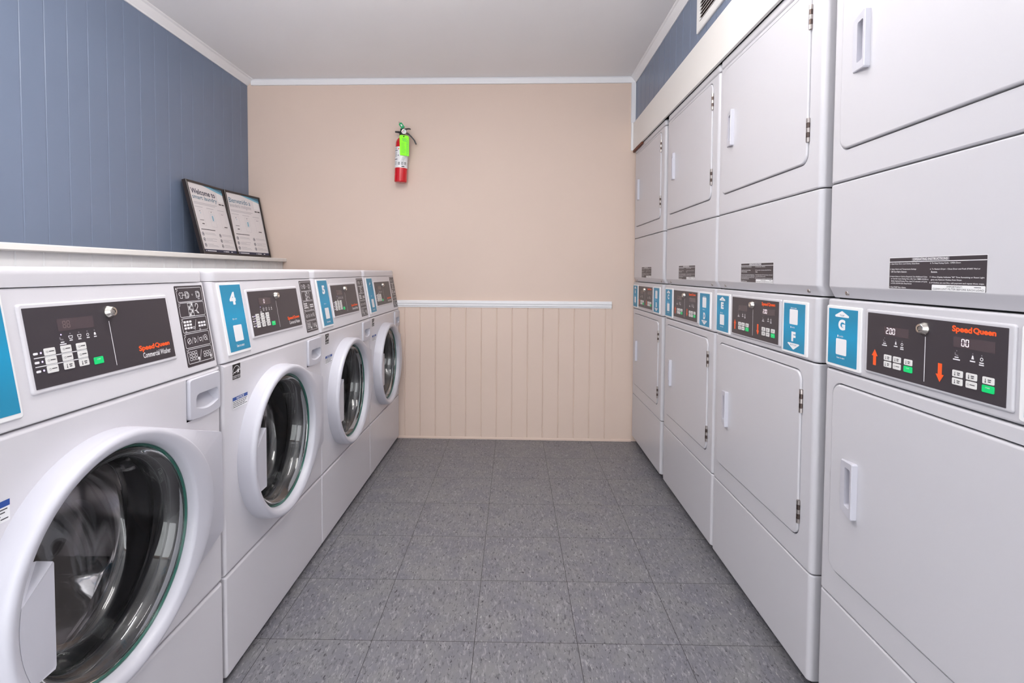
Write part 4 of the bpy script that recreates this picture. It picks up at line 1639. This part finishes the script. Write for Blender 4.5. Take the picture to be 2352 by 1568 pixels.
g2.line((0.001, -0.003), (-0.001, 0.009), 0.0014, 0.0003, 'ink_black')
mb.v += g2.v and []
o = len(mb.v)
mb.v += g2.v
for f, mi in zip(g2.f, g2.mi):
    mb.f.append(tuple(o + k for k in f)); mb.mi.append(mb.m(g2.mats[mi])); mb.sm.append(False)
obj('pressure_gauge', mb, ext, label='round white pressure gauge')
mb = MB()
a, b = Vector(hx(508, 262)), Vector(hx(562, 338))
d = (b - a).normalized()
nrm = Vector((-d.z, 0, d.x))
for s0, s1, hw, th in ((0.0, 1.0, 0.0115, 0.008),):
    A, B = a - d * 0.002, b + d * 0.004
    f = [A - nrm * hw * 0.6, A + nrm * hw * 0.6, A + nrm * hw + d * 0.005, B + nrm * hw, B - nrm * hw, A - nrm * hw + d * 0.005]
    mb.loft([[tuple(p + Vector((0, -0.016, 0))) for p in f], [tuple(p + Vector((0, -0.016 - th, 0))) for p in f]], 'seal_green', False, True, True)
m_ = (a + b) / 2
mb.add([tuple(m_ + nrm * s * 0.004 + d * e + Vector((0, -0.0243, 0))) for s, e in ((-1, -0.007), (1, -0.007), (1, 0.007), (-1, 0.007))], [(0, 1, 2, 3)], 'label_white')
obj('tamper_seal', mb, ext, label='green plastic seal')
mb = MB()
mb.tube([hx(500, 255, -0.018), hx(470, 215, 0.0), hx(446, 180, 0.049)], 0.0011, 'hinge', 6)
obj('hanging_wire', mb, ext, label='thin steel wire')
# wall hook the cylinder hangs by (hidden behind it)
mb = MB()
mb.box(-0.012, 0.016, 0.034, 0.0515, 0.18, 0.30, 'black_plastic')
obj('wall_bracket', mb, ext)

tx0, tz0 = ext_local(600, 520)
tag = thing('inspection_tag', 'lime green inspection tag hanging on the fire extinguisher', 'tag', (EX + tx0, EY - 0.0435, EZ + tz0))
TT = lambda x, z: (ext_local(x, z)[0] - tx0, ext_local(x, z)[1] - tz0)
card = [TT(*q) for q in ((530, 492), (668, 508), (688, 540), (688, 888), (520, 864), (512, 505))]
mb = MB(lambda u, v, p: (u, -p - 0.010 * max(0, min(1, -v / 0.12)) * 0.0, v))
mb.plate(card[::-1], 0, 0.0008, 'tag_green')
obj('tag_card', mb, tag)
mb = MB(lambda u, v, p: (u, -p, v))
mb.disc(*TT(592, 522), 0.0045, 0.0010, 'vent_dark', 12)
rnd = random.Random(2)
for k in range(3):
    x, z = 560 + 6 * k, 560 + k * 22
    mb.line(TT(x, z), TT(x + 70, z + 8), 0.0022, 0.0010, 'seal_green')
for k in range(9):
    z = 640 + k * 22
    mb.line(TT(545, z), TT(545 + rnd.randint(55, 80), z + 8), 0.0010, 0.0010, 'seal_green')
mb.line(TT(645, 560), TT(642, 875), 0.0010, 0.0010, 'seal_green')
for k in range(14):
    z = 600 + k * 19
    mb.line(TT(655, z), TT(672, z + 2), 0.0022, 0.0010, 'seal_green')
obj('tag_print', mb, tag, label='green printed form')


# ------------------------------------------------------------------ posters on the ledge
def poster(p_left, p_right_top, foot_dx, words, label):
    """frame leaning on the wall; a runs along its width, b up its face, c out of it"""
    (xl, yl), (xr_, yr) = p_left, p_right_top
    top_z, foot_z = 1.567, 1.1775
    A = Vector((xr_ - xl, yr - yl, 0))
    wdt = A.length
    A.normalize()
    out = Vector((A.y, -A.x, 0))            # towards the room
    B = Vector((0, 0, top_z - foot_z)) - out * foot_dx
    hgt = B.length
    B.normalize()
    Cn = A.cross(B)
    if Cn.dot(out) < 0:
        Cn = -Cn
    org = Vector((xl, yl, foot_z)) + out * foot_dx
    mid = org + A * wdt / 2
    t = thing('framed_poster', label, 'poster', tuple(mid), 'framed posters leaning on the ledge')
    T = lambda u, v, p: tuple(org - mid + A * u + B * v + Cn * p)
    th = 0.022
    fw = 0.0115
    mb = MB(T)
    outer = [(0, 0), (wdt, 0), (wdt, hgt), (0, hgt)]
    inner = [(fw, fw), (wdt - fw, fw), (wdt - fw, hgt - fw), (fw, hgt - fw)]
    rings = [[(u, v, 0) for u, v in outer], [(u, v, th - 0.002) for u, v in outer], [(u + (0.002 if u == 0 else -0.002), v + (0.002 if v == 0 else -0.002), th) for u, v in outer],
             [(u, v, th - 0.001) for u, v in inner], [(u, v, th - 0.006) for u, v in inner]]
    mb.loft(rings, 'frame_black', False, True, False)
    obj('frame', mb, t, label='black frame')
    mb = MB(T)
    p = th - 0.0065
    mb.rect(fw - 0.001, wdt - fw + 0.001, fw - 0.001, hgt - fw + 0.001, p, 'paper')
    pr = obj('print_sheet', mb, t, label='white printed sheet')
    mb = MB(T)
    q = p + 0.0004
    iw, ih = wdt - 2 * fw, hgt - 2 * fw
    X = lambda a: fw + a * iw
    Y = lambda b: hgt - fw - b * ih
    # sky blue swoosh in the top corner
    mb.flat([(X(0.42), Y(0.0)), (X(1), Y(0.0)), (X(1), Y(0.085))][::-1], q, 'ink_sky')
    mb.flat([(X(0.62), Y(0.0)), (X(1), Y(0.0)), (X(1), Y(0.05))][::-1], q + 0.0002, 'ink_slate')
    (t1, c1, w1, b1), (t2, c2, w2, b2) = words
    mb.text(t1, X(0.06), X(w1), Y(0.155), Y(0.075), q, c1, b1)
    mb.text(t2, X(0.06), X(w2), Y(0.245), Y(0.165), q, c2, b2)
    mb.flat(rrect(X(0.80), X(0.97), Y(0.20), Y(0.065), 0.002), q, 'label_white')
    for a in (0.80, 0.89):
        mb.rect(X(a), X(a + 0.075), Y(0.250), Y(0.232), q, 'ink_black')
    for b, w in ((0.280, 0.66), (0.300, 0.60)):
        mb.rect(X(0.06), X(0.06 + w), Y(b), Y(b - 0.006), q, 'ink_pale')
    # three little phone pictures
    for k, a in enumerate((0.10, 0.42, 0.74)):
        mb.rect(X(a - 0.04), X(a + 0.17), Y(0.345), Y(0.339), q, 'ink_pale')
        mb.outline(X(a), X(a + 0.155), Y(0.615), Y(0.375), 0.006, 0.0006, q, 'ink_pale')
    mb.rect(X(0.15), X(0.18), Y(0.405), Y(0.397), q, 'ink_navy')
    mb.rect(X(0.165), X(0.185), Y(0.435), Y(0.425), q, 'ink_sky')
    mb.rect(X(0.115), X(0.225), Y(0.535), Y(0.528), q, 'ink_dark')
    mb.rect(X(0.15), X(0.215), Y(0.590), Y(0.578), q, 'ink_black')
    mb.rect(X(0.48), X(0.51), Y(0.395), Y(0.387), q, 'ink_dark')
    mb.outline(X(0.455), X(0.545), Y(0.530), Y(0.420), 0.004, 0.0008, q, 'ink_sky')
    mb.rect(X(0.485), X(0.520), Y(0.520), Y(0.445), q, 'ink_sky')
    mb.rect(X(0.785), X(0.86), Y(0.405), Y(0.396), q, 'ink_pale')
    mb.rect(X(0.80), X(0.90), Y(0.600), Y(0.588), q, 'ink_black')
    mb.rect(X(0.08), X(0.48), Y(0.672), Y(0.662), q, 'ink_dark')
    for a in (0.075, 0.575):
        for r, b in enumerate((0.735, 0.815, 0.895)):
            mb.ring(X(a) + 0.008, Y(b), 0.0100, 0.0026, q, 'ink_navy', 16)
            mb.disc(X(a) + 0.008, Y(b), 0.0042, q, 'ink_navy', 8)
            for k in range(3 if r else 2):
                mb.rect(X(a + 0.085), X(a + 0.085 + (0.28, 0.31, 0.17)[(k + r) % 3]), Y(b - 0.016 + k * 0.017), Y(b - 0.020 + k * 0.017), q, 'ink_pale')
    mb.rect(X(0), X(1), Y(1.0), Y(0.955), q, 'ink_navy')
    for a, w in ((0.06, 0.02), (0.10, 0.26), (0.58, 0.02), (0.62, 0.13), (0.82, 0.05)):
        mb.rect(X(a), X(a + w), Y(0.984), Y(0.972), q + 0.0002, 'label_white')
    obj('printing', mb, pr, label='dark and blue printing')
    return t


poster((-1.733, 2.678), (-1.733, 3.020), 0.095, (('Welcome to', 'ink_navy', 0.74, 0.02), ('smart laundry', 'ink_slate', 0.76, 0.012)),
       'black framed poster headed Welcome to smart laundry, leaning on the ledge')
poster((-1.730, 3.034), (-1.690, 3.372), 0.080, (('Bienvenido a', 'ink_slate', 0.70, 0.008), ('lavandería inteligente', 'ink_pale', 0.70, 0.0)),
       'black framed Spanish poster headed Bienvenido a, leaning by the tan wall')

# ------------------------------------------------------------------ air grille high on the right wall
v = thing('air_vent', 'white louvred air grille on the blue wall over the dryers', 'vent', (XR, 2.00, 2.092))
TV = lambda u, z, p: (-p, 0.212 - u, z)
mb = MB(TV)
outer = [(0, 0), (0.42, 0), (0.42, 0.20), (0, 0.20)]
hole = [(0.034, 0.034), (0.386, 0.034), (0.386, 0.166), (0.034, 0.166)]
rings = [[(a, b, 0.0) for a, b in outer], [(a, b, 0.006) for a, b in outer], [(a + (0.003 if a == 0 else -0.003), b + (0.003 if b == 0 else -0.003), 0.009) for a, b in outer], [(a, b, 0.009) for a, b in hole], [(a, b, 0.001) for a, b in hole]]
mb.loft(rings, 'vent_white', False, True, False)
obj('frame', mb, v)
mb = MB(TV)
mb.rect(0.032, 0.388, 0.032, 0.168, 0.0008, 'vent_dark')
obj('opening', mb, v, label='dark opening behind the louvres')
mb = MB(TV)
for k in range(9):
    z = 0.038 + k * 0.0142
    mb.loft([[(a, z, 0.0085), (a, z + 0.0015, 0.0090), (a, z + 0.0085, 0.0020), (a, z + 0.0070, 0.0015)] for a in (0.033, 0.387)], 'vent_white', False, True, True)
obj('louvres', mb, v)
